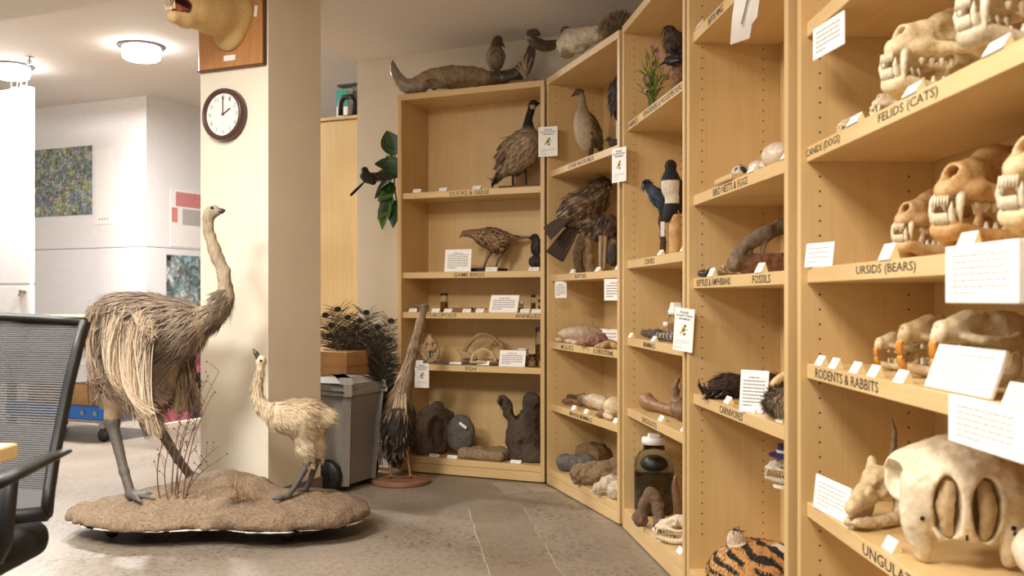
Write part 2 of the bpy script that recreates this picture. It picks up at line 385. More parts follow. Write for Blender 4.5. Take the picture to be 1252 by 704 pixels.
flat('tile', [(600, 590), (627, 590), (650, 601), (618, 604)], .0015, 'pale'); flat('tile', [(630, 590), (664, 592), (684, 601), (653, 601)], .0015, 'pale')
for a, b in (((572, 621), (604, 720)), ((640, 621), (697, 720)), ((578, 619), (600, 590))):
    p, q = G(a[0], a[1], 0), G(b[0], b[1], 0); mb = MB(); r = np.random.default_rng(int(a[0])); n = 26
    t = np.linspace(0, 1, n); c = p[None] * (1 - t)[:, None] + q[None] * t[:, None]; w = .0010 + .0016 * r.random(n); off = r.normal(0, .0025, n)
    V = [(x[0] + o - ww, x[1], .002) for x, o, ww in zip(c, off, w)] + [(x[0] + o + ww, x[1], .002) for x, o, ww in zip(c, off, w)]
    mb.add(V, [(i, n + i, n + i + 1, i + 1) for i in range(n - 1)]); mb.build('joint', 'lime', fl)

# bookcase fronts in plan (outer front corners)
BAYS = {1: ((-.650, 5.571), (.172, 5.190)), 2: ((.183, 5.165), (.462, 4.225)), 3: ((.470, 4.180), (.5745, 3.270)), 4: ((.578, 3.245), (.650, 2.315)), 5: ((.664, 2.285), (.668, 1.225))}
SHELF = {1: [1.578, 1.128, .9035, .611], 2: [1.650, 1.104, .752, .428], 3: [1.721, 1.139, .815, .517], 4: [1.851, 1.316, 1.045, .667], 5: [1.612, 1.325, 1.047, .828, .510]}
HB, DEP, TH, ST, ZB = 2.136, .32, .024, .034, .092
class Bay: pass
B = {}
for k, (a, b) in BAYS.items():
    q = Bay(); q.a = np.array(a); q.W = np.linalg.norm(np.array(b) - a); q.u = (np.array(b) - a) / q.W; q.n = np.array((-q.u[1], q.u[0])); q.rz = math.atan2(q.u[1], q.u[0]); B[k] = q
def bw(k, u, d, z):
    q = B[k]; p = q.a + q.u * u + q.n * d; return np.array((p[0], p[1], z))
def bu(k, px, d=0.):                                  # where along a bay (at depth d) the sight line of a column falls
    q = B[k]; o = q.a + q.n * d; s = (px - CX) / F; return (s * o[1] - o[0]) / (q.u[0] - s * q.u[1])
WALLO = B[1].a + B[1].n * (DEP + .03)                 # a point of the back wall plane
P437 = WALLO + np.array((0, 0.)); 
aw = [t for t in np.linspace(-2, 0, 4001) if abs((plan(WALLO, t, 0)[0] / plan(WALLO, t, 0)[1]) - (437 - CX) / F) < 2e-4][0]
wallbox('wall_back', WALLO, aw, 3.2, 0, .16, 0, 2.75, 'wall')
wallbox('baseboard_back', WALLO, aw - .004, 3.2, -.008, 0, 0, .1, 'basegrey')
# pillar
PO = np.array(((328 - CX) / F * 4.487, 4.487))
wallbox('wall_pillar', PO, -.40, 0, 0, .40, 0, ZR + .02, 'cream')
wallbox('baseboard_pillar', PO, -.406, .006, -.006, .406, 0, .1, 'basegrey')
# ceilings: low over the collection, raised towards the preparation area, a middle height over the near left
C437 = plan(WALLO, aw, 0); ac = (C437 - PO) @ D1; bc = (C437 - PO) @ NP
def slab(name, pts, z, mat, h=.3):
    mb = MB(); mb.prism([(p[0], p[1], z) for p in [plan(PO, *q) for q in pts]], (0, 0, h)); return struct(name, mb, mat)
slab('ceiling', [(-5, -9), (6, -9), (6, bc + .1), (ac, bc + .1), (ac, .36), (-.39, .36), (-.39, 0), (-5, 0)], ZC, 'ceil', .34)
slab('ceiling_raised', [(-5, 0), (-.39, 0), (-.39, .36), (ac, .36), (ac, bc + .1), (3, bc + .1), (3, bc + 6), (-5, bc + 6)], ZR, 'ceil', .08)
# far white walls
FO = np.array(((179 - CX) / F * 8.4, 8.4))            # the white corner
wallbox('wall_far', FO, -3.5, 0, 0, .1, 0, 1.425, 'white'); wallbox('wall_far_upper', FO, -3.5, 0, 0, .1, 1.431, ZR, 'white')
wallbox('wall_side', FO, -.1, 0, .1, 2.6, 0, 1.425, 'white'); wallbox('wall_side_upper', FO, -.1, 0, .1, 2.6, 1.431, ZR, 'white')
wallbox('trim_1', FO, -3.5, -.004, .004, .09, 1.42, 1.435, 'basegrey'); wallbox('trim_2', FO, -.09, -.004, .05, 2.6, 1.42, 1.435, 'basegrey')
M['lav'] = plain('lavender_light_tint', (196, 194, 206), .7, var=.01)  # lavender cast of the different light back there, put into the wall colour
wallbox('wall_end', FO, -.1, 4.5, 2.6, 2.7, 0, ZR, 'lav')

# ------------------------------------------------------------------ bookcases
TXT = {(1, 0): [('DUCKS & GEESE', 550, 598)], (1, 1): [('GAME BIRDS', 555, 592)], (1, 2): [('ARTHROPODS', 513, 558), ('ANNELIDS', 630, 662)], (1, 3): [('FISH', 569, 582)],
       (2, 0): [('OTHER WATER BIRDS', 695, 726)], (2, 1): [('RAPTORS', 703, 717)], (2, 2): [('MOLLUSCS', 686, 701), ('ECHINODERMS', 725.5, 750)], (2, 3): [('MARINE MAMMALS', 696.5, 724)],
       (3, 0): [('SUNBIRDS', 766, 780), ('KINGFISHERS & WOODPECKERS', 787, 834)], (3, 1): [('CORVIDS', 788, 800)], (3, 2): [('MAMMALS', 787, 801)], (3, 3): [('UNGULATES', 785, 803)],
       (4, 0): [('RAPTOR WINGS', 866, 884)], (4, 1): [('BIRD NESTS & EGGS', 872, 914)], (4, 2): [('REPTILES & AMPHIBIANS', 852, 893), ('FOSSILS', 920, 942)], (4, 3): [('CARNIVORES', 880, 908)],
       (5, 1): [('CANIDS (DOGS)', 986, 1027), ('FELIDS (CATS)', 1074, 1147)], (5, 2): [('URSIDS (BEARS)', 1047, 1120)], (5, 3): [('RODENTS & RABBITS', 997, 1074)], (5, 4): [('UNGULATES', 1055, 1130)]}
BLAB = {1: 'maple bookcase by the wall with ducks and geese on its upper shelf', 2: 'angled maple bookcase with water birds, raptors and marine mammal bones', 3: 'maple bookcase holding corvids, a flowering plant and a big specimen jar',
        4: 'maple bookcase with bird eggs, a fossil skull and a tiger head at its foot', 5: 'maple bookcase of mammal skulls from canids and felids to ungulates'}
CASE = {}
for k, q in B.items():
    root = thing('bookcase', BLAB[k], 'bookcase', (q.a[0], q.a[1], 0), q.rz, 'maple specimen bookcases'); CASE[k] = root; W = q.W
    def bx(name, c, s, mat, par=root, bev=.0012): o = MB().box((0, 0, 0), s, bev=bev).build(name, mat, par); o.location = c; return o
    for x in (TH / 2, W - TH / 2):
        sp = bx('side_panel', (x, DEP / 2, HB / 2 + .004), (TH, DEP, HB - .008), 'maple_v')
        hm = MB(); sg = 1 if x < W / 2 else -1; n = 0
        for dd in (.045, .25):
            for i in range(56):
                z = .2 + i * .034 - HB / 2; t = np.linspace(0, 2 * math.pi, 7)[:-1]; xx = sg * (TH / 2 + .0004)
                hm.add([(xx, dd - DEP / 2 + .0026 * math.cos(v), z + .0026 * math.sin(v)) for v in t], [tuple(range(6))])
        hm.build('pin_holes', 'hole', sp, kind='stuff')
    bx('top_panel', (W / 2, DEP / 2, HB - ST / 2), (W - .001, DEP + .004, ST), 'maple_h')
    bx('back_panel', (W / 2, DEP - .006, HB / 2 + .02), (W - 2 * TH, .012, HB - .08), 'maple_v')
    bx('bottom_shelf', (W / 2, DEP / 2 - .003, ZB - ST / 2), (W - 2 * TH, DEP - .012, ST), 'maple_h')
    bx('plinth', (W / 2, .012, .031), (W - 2 * TH, .02, .05), 'maple_h')
    for i, z in enumerate(SHELF[k]):
        sh = bx('shelf', (W / 2, DEP / 2, z - ST / 2), (W - 2 * TH - .002, DEP - .03, ST), 'maple_h')
        for body, x0, x1 in TXT.get((k, i), []):
            u0, u1 = bu(k, x0, .015), bu(k, x1, .015); me = text_mesh(body, abs(u1 - u0), .021, bold=.004); me.materials.append(M['ink'])
            o = link('lettering', me, sh); o.location = ((u0 + u1) / 2 - W / 2, -(DEP - .03) / 2, 0)
# ------------------------------------------------------------------ small generic things: cards, signs
def lines_mesh(w, h, n, head=False, seed=1, bar=.5, mat='greyink'):
    r = np.random.default_rng(seed); mb = MB(); dz = h / n
    for i in range(n):
        z = h / 2 - (i + .5) * dz; x = -w / 2; end = w / 2 if i < n - 1 else -w / 2 + w * .45
        if head and i == 0: x = -w * .25; end = w * .25
        while x < end - w * .02:
            l = min(w * (.04 + .1 * r.random()), end - x); mb.add([(x, 0, z - dz * bar / 2), (x + l, 0, z - dz * bar / 2), (x + l, 0, z + dz * bar / 2), (x, 0, z + dz * bar / 2)], [(0, 1, 2, 3)]); x += l + w * .018
    o = mb.build('print', mat); me = o.data; bpy.data.objects.remove(o); return me
_tent = {}
def tent(pos, yaw, label, group, w=.042, h=.02, dep=.02):
    key = (round(w, 3), round(h, 3))
    if key not in _tent:
        m = MB(); m.prism([(-w / 2, 0, 0), (-w / 2, dep, 0), (-w / 2, dep * .62, h)], (w, 0, 0)); o = m.build('tent_card', 'card'); o.data.materials.append(M['cardedge'])
        for p in o.data.polygons:
            if len(p.vertices) == 3: p.material_index = 1
        me = o.data; bpy.data.objects.remove(o); pm = lines_mesh(w * .7, h * .5, 2, seed=3, bar=.35, mat='paleink'); _tent[key] = (me, pm)
    me, pm = _tent[key]; o = link('tent_card', me); o.location = [float(v) for v in pos]; o.rotation_euler = (0, 0, yaw); tag(o, label, 'label card', group)
    c = link('print', pm, o); c.location = (0, dep * .31 - .0006, h * .5 + .0003); c.rotation_euler = (-math.atan2(dep * .62, h), 0, 0); return o
def tents(k, shelf, pxs, name, d=.012, w=.042, h=.02, dyaw=0):
    z = SHELF[k][shelf] if shelf < len(SHELF[k]) else ZB
    for px in pxs:
        px, what = px if isinstance(px, tuple) else (px, 'along the edge of the ' + name)
        u = bu(k, px, d); tent(bw(k, u, d, z + .0003), B[k].rz + dyaw, 'small white tent label card ' + what, 'tent cards on the ' + name, w, h)
def card(pos, yaw, w, h, label, lean=.25, th=.006, n=8, head=True, name='info_card', group=None, seed=1, mat='greyink', bar=.4):
    o = thing(name, label, 'card', pos, yaw, group)
    R = Rx(-lean); m = MB(); c = R @ np.array((0, th / 2, h / 2)); m.box(c + (0, math.sin(lean) * th * 0, 0), (w, th, h), R=R, bev=min(.0015, th * .3)); dz_ = .0004 - m.V[-1][:, 2].min(); m.V[-1][:, 2] += dz_
    p = m.build('panel', 'card', o)
    lm = lines_mesh(w * .78, h * .74, n, head, seed, bar, mat); q = link('print', lm, p); q.rotation_euler = (-lean, 0, 0); q.location = R @ np.array((0, -.0006, h / 2)) + np.array((0, 0, dz_))
    return o
def notice(pos, yaw, label, w=.105, h=.155, roll=0, pitch=0):
    o = thing('notice', label, 'sign', pos, yaw, 'do not touch notices'); o.rotation_euler = (pitch, roll, yaw)
    p = MB().box((0, 0, 0), (w, .0015, h)).build('sheet', 'card', o)
    for body, z, ww, hh in (('PLEASE', .40, .42, .05), ('DO NOT TOUCH', .325, .82, .05), ('THE BIRDS!', .25, .6, .05)):
        me = text_mesh(body, w * ww, h * hh, bold=.006); me.materials.append(M['ink']); t = link('lettering', me, p); t.location = (0, -.0009, h * z)
    b = MB(); yel, blk = (196, 150, 60), (50, 38, 26)
    for x, z, rx, rz, c in ((.06, .10, .06, .045, blk), (.0, .03, .10, .07, yel), (-.02, .0, .085, .02, blk), (-.12, -.05, .08, .04, (214, 190, 140)), (.05, -.08, .07, .035, (150, 120, 60)), (.16, .02, .05, .008, blk), (-.08, .12, .006, .05, (170, 160, 150))):
        t = np.linspace(0, 2 * math.pi, 15)[:-1]; b.add([(w * (x + rx * math.cos(a)), -.0009 - .00008 * len(b.V), h * (z - .02 + rz * math.sin(a) + .25 * rx * math.cos(a))) for a in t], [tuple(range(14))], c)
    b.build('bee_emblem', 'barb', p)
    q = link('print', lines_mesh(w * .74, h * .13, 3, False, 5, .35, 'paleink'), p); q.location = (0, -.0009, -h * .3); q = link('print', lines_mesh(w * .8, h * .03, 1, False, 6, .5, 'greyink'), p); q.location = (0, -.0009, -h * .42)
    return o

# ------------------------------------------------------------------ lamps, sprinkler and fixings of the raised ceiling
for px, py, lab in ((173, 56, 'round white drum ceiling lamp between the pillar and the white partition'), (14, 80, 'round white drum ceiling lamp above the white partition with the latch')):
    p = A(px, py, (ZR - CAMZ) * F / (HZ - py)); o = thing('ceiling_lamp', lab, 'lamp', (p[0], p[1], ZR), 0, 'drum ceiling lamps')
    MB().lathe([(0.001, 0), (.155, 0), (.155, -.012), (.12, -.016), (.001, -.016)][::-1], 32).build('mounting_ring', 'metal', o, smooth=True)
    MB().lathe([(.001, -.016), (.125, -.016), (.128, -.03), (.122, -.085), (.105, -.096), (.001, -.1)][::-1], 32).build('diffuser', 'lamp', o, smooth=True)
    l = area_lamp('lamp_glow', (0, 0, -.104), .2, 95 if px > 100 else 70, (1, .97, .94)); l.data.shape = 'DISK'; l.parent = o
p = A(36, 70, (ZR - CAMZ) * F / (HZ - 70)); o = thing('sprinkler', 'small metal fire sprinkler head on the white ceiling', 'sprinkler', (p[0], p[1], ZR))
MB().lathe([(.001, -.006), (.032, -.006), (.03, 0), (.001, 0)], 16).build('escutcheon', 'metal', o); MB().lathe([(.001, -.045), (.006, -.045), (.008, 0), (.001, 0)], 10).build('stem', 'metal', o)
m = MB(); m.tube([(-.014, 0, -.02), (-.016, 0, -.035), (0, 0, -.05), (.016, 0, -.035), (.014, 0, -.02)], .003, 6); m.lathe([(.001, -.053), (.018, -.053), (.018, -.05), (.001, -.05)], 12); m.build('deflector', 'metal', o)

# ------------------------------------------------------------------ preparation corner at the far left
YC = 7.45; cb = np.array(((37 - CX) / F * YC, YC)); o = thing('white_partition', 'tall white partition panel with a metal latch beside the collage poster', 'partition', (cb[0], cb[1], 0), RZ0)
MB().box((-.5, .02, .54), (1.0, .04, 1.08), bev=.003).build('lower_panel', 'white', o); MB().box((-.5, .02, 1.845), (1.0, .04, 1.49), bev=.003).build('upper_panel', 'white', o)
MB().box((-.5, .022, 1.09), (.985, .03, .025)).build('rail', 'white', o)
lt = MB().box((-.075, -.006, 1.035), (.075, .014, .022), bev=.003).build('latch', 'metal', o); m = MB(); m.tube([(-.09, -.02, 1.035), (-.09, -.03, 1.005), (-.06, -.03, 1.0), (-.06, -.02, 1.035)], .006, 8); m.lathe([(.001, 0), (.014, 0), (.014, .02), (.001, .02)], 12, (-.075, -.005, 1.035), Rx(math.pi / 2)); m.build('hasp', 'metal', lt)
for i, (px, py) in enumerate(((20, 113), (3, 99))):
    p = np.array(list(plan(cb, [-.09, -.2][i], .02)) + [0]); c = thing('clamp', ['small metal clamp standing on the white partition by the poster wall', 'dark metal clamp on the white partition under the ceiling lamp'][i], 'clamp', (p[0], p[1], 2.5903))
    MB().box((0, 0, .01), (.05, .03, .02), bev=.004).build('foot', 'metal', c); m = MB(); m.tube([(-.02, 0, .015), (-.024, 0, .05), (0, 0, .07), (.024, 0, .05), (.02, 0, .02)], .006, 7); m.build('jaw', 'metal', c)
def poster(name, label, o, a0, a1, z0, z1, mat, off, side=False, cat='poster'):
    c = plan(o, (a0 + a1) / 2, -off) if not side else plan(o, off, (a0 + a1) / 2)
    r = thing(name, label, cat, (c[0], c[1], z0), RZ0 if not side else RZ0 + math.pi / 2)
    MB().box((0, 0, (z1 - z0) / 2), (a1 - a0, .003, z1 - z0)).build('sheet', mat, r); return r
def collage_mat(name, cols, sc, seed):
    m, nt, b = nodes_mat(name); L = nt.links.new; tc = N(nt, 'ShaderNodeTexCoord'); mp = N(nt, 'ShaderNodeMapping'); mp.inputs['Location'].default_value = (seed, seed * .7, seed * 1.3); L(tc.outputs['Object'], mp.inputs[0])
    v = N(nt, 'ShaderNodeTexVoronoi', Scale=sc); n = N(nt, 'ShaderNodeTexNoise', Scale=sc * 1.6, Detail=6.0, Distortion=1.6); L(mp.outputs[0], v.inputs['Vector']); L(mp.outputs[0], n.inputs['Vector'])
    r1 = ramp(nt, v.outputs['Color'], [(i / (len(cols) - 1), c) for i, c in enumerate(cols)]); r2 = ramp(nt, n.outputs['Fac'], [(.35, (60, 66, 72)), (.5, (150, 156, 160)), (.6, (235, 235, 232))])
    x = N(nt, 'ShaderNodeMix', data_type='RGBA', blend_type='OVERLAY'); x.inputs[0].default_value = .75; L(r1.outputs[0], x.inputs[6]); L(r2.outputs[0], x.inputs[7]); L(x.outputs[2], b.inputs['Base Color']); b.inputs['Roughness'].default_value = .5; return m
def fa(px): # along the far wall from its corner
    s = (px - CX) / F; return (s * FO[1] - FO[0]) / (D1[0] - s * D1[1])
def fb(px): s = (px - CX) / F; return (s * FO[1] - FO[0]) / (NP[0] - s * NP[1])
M['collage'] = collage_mat('collage_print', [(96, 116, 140), (150, 160, 160), (176, 170, 130), (120, 130, 120), (140, 150, 165), (190, 150, 140)], 16, 3.1)
M['mapp'] = collage_mat('map_print', [(120, 160, 170), (200, 200, 195), (100, 130, 130), (190, 195, 190)], 7, 5.7)
M['pink'] = plain('pink_print', (214, 140, 136), .6); M['painting'] = collage_mat('painting', [(36, 34, 44), (60, 56, 70), (180, 96, 110), (40, 52, 70)], 5, 1.2)
zf = lambda py, px, side: CAMZ + (HZ - py) / F * (plan(FO, 0, fb(px))[1] if side else plan(FO, fa(px), 0)[1])
poster('collage_poster', 'colourful nature collage poster on the white wall', FO, fa(36), fa(113), zf(264, 75, 0), zf(181, 75, 0), 'collage', .003)
po = poster('paper_notice', 'plain white paper notice with a row of dots beside the collage poster', FO, fa(117), fa(139), zf(274, 128, 0), zf(182, 128, 0), 'card', .003)
m = MB()
for i in range(4): m.lathe([(.001, 0), (.008, 0), (.001, .001)], 8, (-.055 + .033 * i, -.0025, .045), Rx(math.pi / 2))
m.build('dots', 'greyink', po)
for nm, lab, x0, x1, y0, y1, mat in (('pink_poster', 'white poster with pink panels on the side wall', 208, 262, 301, 230, 'card'), ('map_poster', 'blue green coastal map poster on the side wall', 203, 262, 374, 311, 'mapp')):
    r = poster(nm, lab, FO, fb(x0), fb(x1), zf(y0, x0, 1), zf(y1, x0, 1), mat, .003, True); w = fb(x1) - fb(x0); h = zf(y1, x0, 1) - zf(y0, x0, 1)
    # the side wall is seen from +a, so its print lies on that face
    if mat == 'card':
        MB().box((.03, -.002, h * .83), (w * .88, .002, h * .25)).build('pink_panel', 'pink', r); MB().box((-w / 2 + .05, -.002, h * .55), (.07, .002, h * .25)).build('pink_panel', 'pink', r); MB().box((.06, -.002, h * .53), (w * .7, .002, h * .28)).build('grey_panel', 'paleink', r)
    else: MB().box((-w / 2 + .03, -.003, h - .03), (.045, .003, .045)).build('black_clip', 'ink', r)
# framed painting standing on the floor
p0 = G(189, 526, 0); o = thing('framed_painting', 'dark framed painting with pink shapes standing on the floor by the side wall', 'painting', (p0[0], p0[1], 0), RZ0 + math.pi / 2)
MB().box((.62, .015, .44), (1.2, .01, .8)).build('canvas', 'painting', o)
for c, s in (((.62, 0, .02), (1.24, .04, .04)), ((.62, 0, .86), (1.24, .04, .04)), ((.02, 0, .44), (.04, .04, .8)), ((1.22, 0, .44), (.04, .04, .8))): MB().box(c, s, bev=.003).build('frame_rail', 'cream', o)
# cart with blue deck
cw = G(124, 541, 0); o = thing('utility_cart', 'grey steel cart with a blue lower deck and castors', 'cart', (cw[0], cw[1], 0), RZ0)
MB().box((-.45, .25, .19), (1.0, .5, .085), bev=.01).build('lower_deck', 'blue', o); MB().box((-.45, .25, .14), (.96, .46, .03)).build('underframe', 'metal', o)
MB().box((-.45, .25, .54), (1.0, .5, .05), bev=.01).build('upper_shelf', 'white', o); MB().box((-.45, .25, .845), (1.0, .5, .03), bev=.006).build('worktop', 'maple_h', o); MB().box((-.45, .25, .82), (.98, .48, .02)).build('worktop_rail', 'white', o)
for x in (-.92, -.005):
    for y in (.03, .47):
        MB().box((x, y, .5), (.05, .05, .62), bev=.004).build('post', 'grey', o)
        c = MB().box((x, y, .115), (.05, .05, .02)).build('castor', 'metal', o); m = MB(); m.box((x, y, .08), (.03, .05, .06)); m.build('fork', 'metal', c); MB().lathe([(.001, -.015), (.045, -.015), (.05, -.008), (.05, .008), (.045, .015), (.001, .015)], 18, (x, y, .052), Ry(math.pi / 2) @ np.eye(3)).build('wheel', 'black', c, smooth=True)
for x in (-.05, -.17, -.45, -.7): MB().lathe([(.001, 0), (.018, 0), (.018, .012), (.008, .016), (.001, .016)], 14, (x, 0, .195), Rx(math.pi / 2)).build('bolt', 'metal', o)
for i, (x, y, z, s, lab) in enumerate(((-.36, .26, .2335, (.30, .3, .14), 'brown cardboard box on the blue deck of the cart'), (-.115, .24, .2335, (.12, .26, .05), 'flat pale cardboard carton beside the brown box on the cart'), (-.70, .25, .2335, (.28, .3, .12), 'long cardboard box behind the office chair on the cart'))):
    pw = np.array(cw) + R0 @ np.array((x, y, 0)); b = thing('cardboard_box', lab, 'box', (pw[0], pw[1], z), RZ0, 'boxes on the cart')
    MB().box((0, 0, s[2] * .42), (s[0], s[1], s[2] * .84)).build('carton', 'kraft', b); MB().box((0, 0, s[2] * .84 + .008), (s[0] + .006, s[1] + .006, .016 + s[2] * .1)).build('lid', 'kraft', b)

# ------------------------------------------------------------------ pillar: lion head on a plaque, clock
def onp(px, py, out=0.): # point on the pillar's left face
    s = (px - CX) / F; t = (s * PO[1] - PO[0]) / (D1[0] - s * D1[1]); p = plan(PO, t, -out); return np.array((p[0], p[1], CAMZ + (HZ - py) / F * plan(PO, t, 0)[1]))
pc = onp(285, 84); o = thing('lion_head_mount', 'tan big cat head with open jaws mounted on a wooden plaque on the pillar', 'taxidermy', (pc[0], pc[1], pc[2]), RZ0, sc=.9)
MB().box((0, -.0125, .2), (.425, .025, .4), bev=.006).build('plaque', 'plaque', o)
for c, s in (((.2155, -.0125, .2), (.007, .027, .402)), ((0, -.0125, .0), (.43, .027, .007))): MB().box(c, s).build('edge_strip', 'walnut', o)
tan = (214, 178, 118); S = Sdf(.05)
S.e((.02, -.03, .27), (.12, .05, .15), tan).e((.0, -.035, .17), (.085, .035, .085), (216, 186, 130)).path([(.03, -.02, .28), (.0, -.15, .25), (-.01, -.25, .25)], [.11, .1, .10], tan)
S.e((-.01, -.32, .29), (.085, .10, .075), tan, k=.03).path([(0, -.24, .22), (0, -.34, .175), (0, -.42, .16)], [.07, .045, .032], (220, 186, 130), k=.03).e((0, -.425, .285), (.055, .05, .04), (222, 190, 140), k=.02)
S.e((0, -.42, .222), (.047, .11, .036), op=-1, k=.01)
for sx in (-1, 1): S.e((sx * .085, -.24, .36), (.03, .02, .035), tan, k=.015)
S.b((0, .5, .3), (1, .488, 1), op=-1, k=.002)
hd = S.build('head', 'fur', o, res=90, paint=lambda V, Nn, C: np.where(((np.abs(V[:, 0]) < .046) & (V[:, 1] < -.30) & (np.abs(V[:, 2] - .222) < .036) & (V[:, 1] > -.44))[:, None], lin((96, 44, 36)), C))
Sdf(.02).path([(0, -.34, .200), (0, -.40, .202), (0, -.43, .208)], [.024, .022, .014], (200, 120, 106)).build('tongue', 'gloss', hd, res=26)
for sx in (-1, 1):
    for z0, z1, l in ((.19, .235, -.445), (.262, .212, -.46)): MB().tube([(sx * .026, l + .005, z0), (sx * .028, l, (z0 + z1) / 2), (sx * .025, l + .004, z1)], [.008, .006, .001], 8, (236, 222, 184)).build('canine', 'gloss', hd, smooth=True)
for i in range(6): MB().box((-.018 + i * .0072, -.45, .192), (.006, .006, .014), col=(232, 218, 180)).build('incisor', 'gloss', hd)
for sx in (-1, 1): Sdf(.005).e((sx * .06, -.345, .328), .014, (120, 84, 30)).build('eye', 'gloss', hd, res=12)
Sdf(.01).e((0, -.475, .30), (.02, .012, .014), (90, 54, 44)).build('nose', 'gloss', hd, res=14)
MB().box((.0, -.0265, .05), (.075, .003, .028)).build('name_label', 'card', o); MB().box((.17, -.0265, .27), (.018, .004, .055), R=Ry(.12)).build('paper_strip', 'card', o); MB().lathe([(.001, 0), (.008, 0), (.006, .006), (.001, .007)], 10, (-.165, -.025, .255), Rx(math.pi / 2)).build('screw', 'metal', o)
ck = onp(277.5, 141); o = thing('round_clock', 'round dark framed wall clock on the pillar showing two', 'clock', (ck[0], ck[1], ck[2]), RZ0); M['clockrim'] = plain('clock_rim', (84, 58, 52), .35)
RC = Rx(math.pi / 2); rr = .122
MB().lathe([(.001, 0), (rr, 0), (rr, .02), (rr * .98, .036), (rr * .9, .045), (rr * .83, .04), (rr * .8, .025), (.001, .025)], 48, (0, 0, 0), RC).build('rim', 'clockrim', o, smooth=True)
fc = MB().lathe([(.001, .025), (rr * .815, .025), (rr * .815, .0262), (.001, .0262)], 48, (0, 0, 0), RC).build('face', 'card', o)
for i in range(1, 13):
    me = text_mesh(str(i), .012 + .006 * (i > 9), .019); me.materials.append(M['greyink']); t = link('numeral', me, fc); a = math.pi / 2 - i * math.pi / 6; t.location = (.65 * rr * math.cos(a), -.0265, .65 * rr * math.sin(a))
for nm, a, l, w in (('minute_hand', math.pi / 2, .085, .005), ('hour_hand', math.pi / 6, .05, .006)): MB().box((math.cos(a) * l / 2, -.029, math.sin(a) * l / 2), (l, .0015, w), R=Ry(-a)).build(nm, 'clockrim', o)
MB().lathe([(.001, .027), (.006, .027), (.006, .032), (.001, .032)], 12, (0, 0, 0), RC).build('hub', 'clockrim', o)

# ------------------------------------------------------------------ tall wooden cabinet behind the wall end and what stands on it
a0 = (C437 - FO) @ D1; cc = plan(WALLO, aw, .2); o = thing('tall_cabinet', 'tall pale maple cabinet behind the pillar with books on top', 'cabinet', (cc[0], cc[1], 0), RZ0)
hz = CAMZ + (HZ - 139) / F * cc[1]
MB().box((-.3, .2, hz / 2 - .01), (.7, .4, hz - .02), bev=.002).build('body', 'maple_v', o); MB().box((-.3, .195, hz - .01), (.72, .43, .02), bev=.002).build('top', 'maple_h', o); MB().box((-.3, -.008, hz / 2), (.69, .014, hz - .06), bev=.002).build('door', 'maple_v', o)
def cabp(px, d, z): 
    w = cc + NP * d; s = (px - CX) / F; t = (s * w[1] - w[0]) / (D1[0] - s * D1[1]); p = w + D1 * t; return (p[0], p[1], z)
b = thing('teal_book', 'teal and white book standing on the tall cabinet', 'book', cabp(421, .16, hz + .0003), RZ0); MB().box((0, 0, .105), (.09, .05, .21), bev=.002).build('pages', 'card', b); MB().box((0, -.027, .155), (.092, .004, .11)).build('teal_cover', 'teal', b)
b = thing('bookend', 'black arched plastic holder on the tall cabinet', 'holder', cabp(425, .04, hz + .0003), RZ0); m = MB(); m.tube([(-.055, 0, .0), (-.055, 0, .1), (-.03, 0, .135), (.03, 0, .135), (.055, 0, .1), (.055, 0, 0)], .018, 10); m.box((0, 0, .006), (.13, .06, .012)); m.build('arch', 'black', b, smooth=True)
b = thing('folder_stack', 'flat black folder lying on books on the tall cabinet', 'folder', cabp(431, .2, hz + .0003), RZ0); MB().box((.05, 0, .12), (.07, .05, .24)).build('books', 'basegrey', b); MB().box((0, 0, .248), (.2, .07, .014)).build('folder', 'black', b)

# ------------------------------------------------------------------ bin, box, feathers
bn = G(420, 602, 0); o = thing('wheeled_bin', 'grey plastic wheeled bin with lid beside the pillar', 'bin', (-.895, 5.13, 0), RZ0)
def taper(w0, d0, w1, d1, z0, z1, bev=.03):
    m = MB(); V = []; 
    for w, d, z in ((w0, d0, z0), (w1, d1, z1)):
        for x, y in ((-1, -1), (1, -1), (1, 1), (-1, 1)):
            for (i, j) in (((1, 0), (0, 1)) if x * y > 0 else ((0, 1), (1, 0))): V.append((x * (w / 2 - bev * i), y * (d / 2 - bev * j), z))
    n = 8; m.add(V, [tuple(range(n))[::-1], tuple(range(n, 2 * n))] + [(i, (i + 1) % n, n + (i + 1) % n, n + i) for i in range(n)]); return m
taper(.27, .30, .335, .36, .03, .50).build('body', 'grey', o); taper(.36, .385, .37, .39, .488, .512).build('rim', 'greylid', o)
ld = taper(.36, .38, .35, .37, .512, .548).build('lid', 'grey', o); taper(.35, .37, .25, .27, .548, .575, .05).build('lid_dome', 'grey', ld)
for sx in (-1, 1):
    w = MB().lathe([(.001, -.025), (.07, -.025), (.082, -.015), (.082, .015), (.07, .025), (.001, .025)], 22, (.035, .0 + sx * .168, .083), Rx(math.pi / 2)).build('wheel', 'black', o, smooth=True); MB().lathe([(.001, -.03), (.03, -.03), (.03, .03), (.001, .03)], 14, (.035, .0 + sx * .168, .083), Rx(math.pi / 2)).build('hub', 'black', w)
bp_ = A(398, 500, 5.42); o = thing('cardboard_carton', 'brown cardboard carton with a lid behind the grey bin', 'box', (-.99, 5.52, 0), RZ0); MB().box((0, 0, .32), (.32, .26, .64)).build('carton', 'kraft', o); MB().box((0, 0, .65), (.332, .272, .075)).build('lid', 'kraft', o)
o = thing('peacock_feathers', 'bunch of dark peacock feathers standing behind the grey bin', 'feathers', (-.80, 5.66, 0)); org = np.array((-.80, 5.66, 0)); r = np.random.default_rng(11)
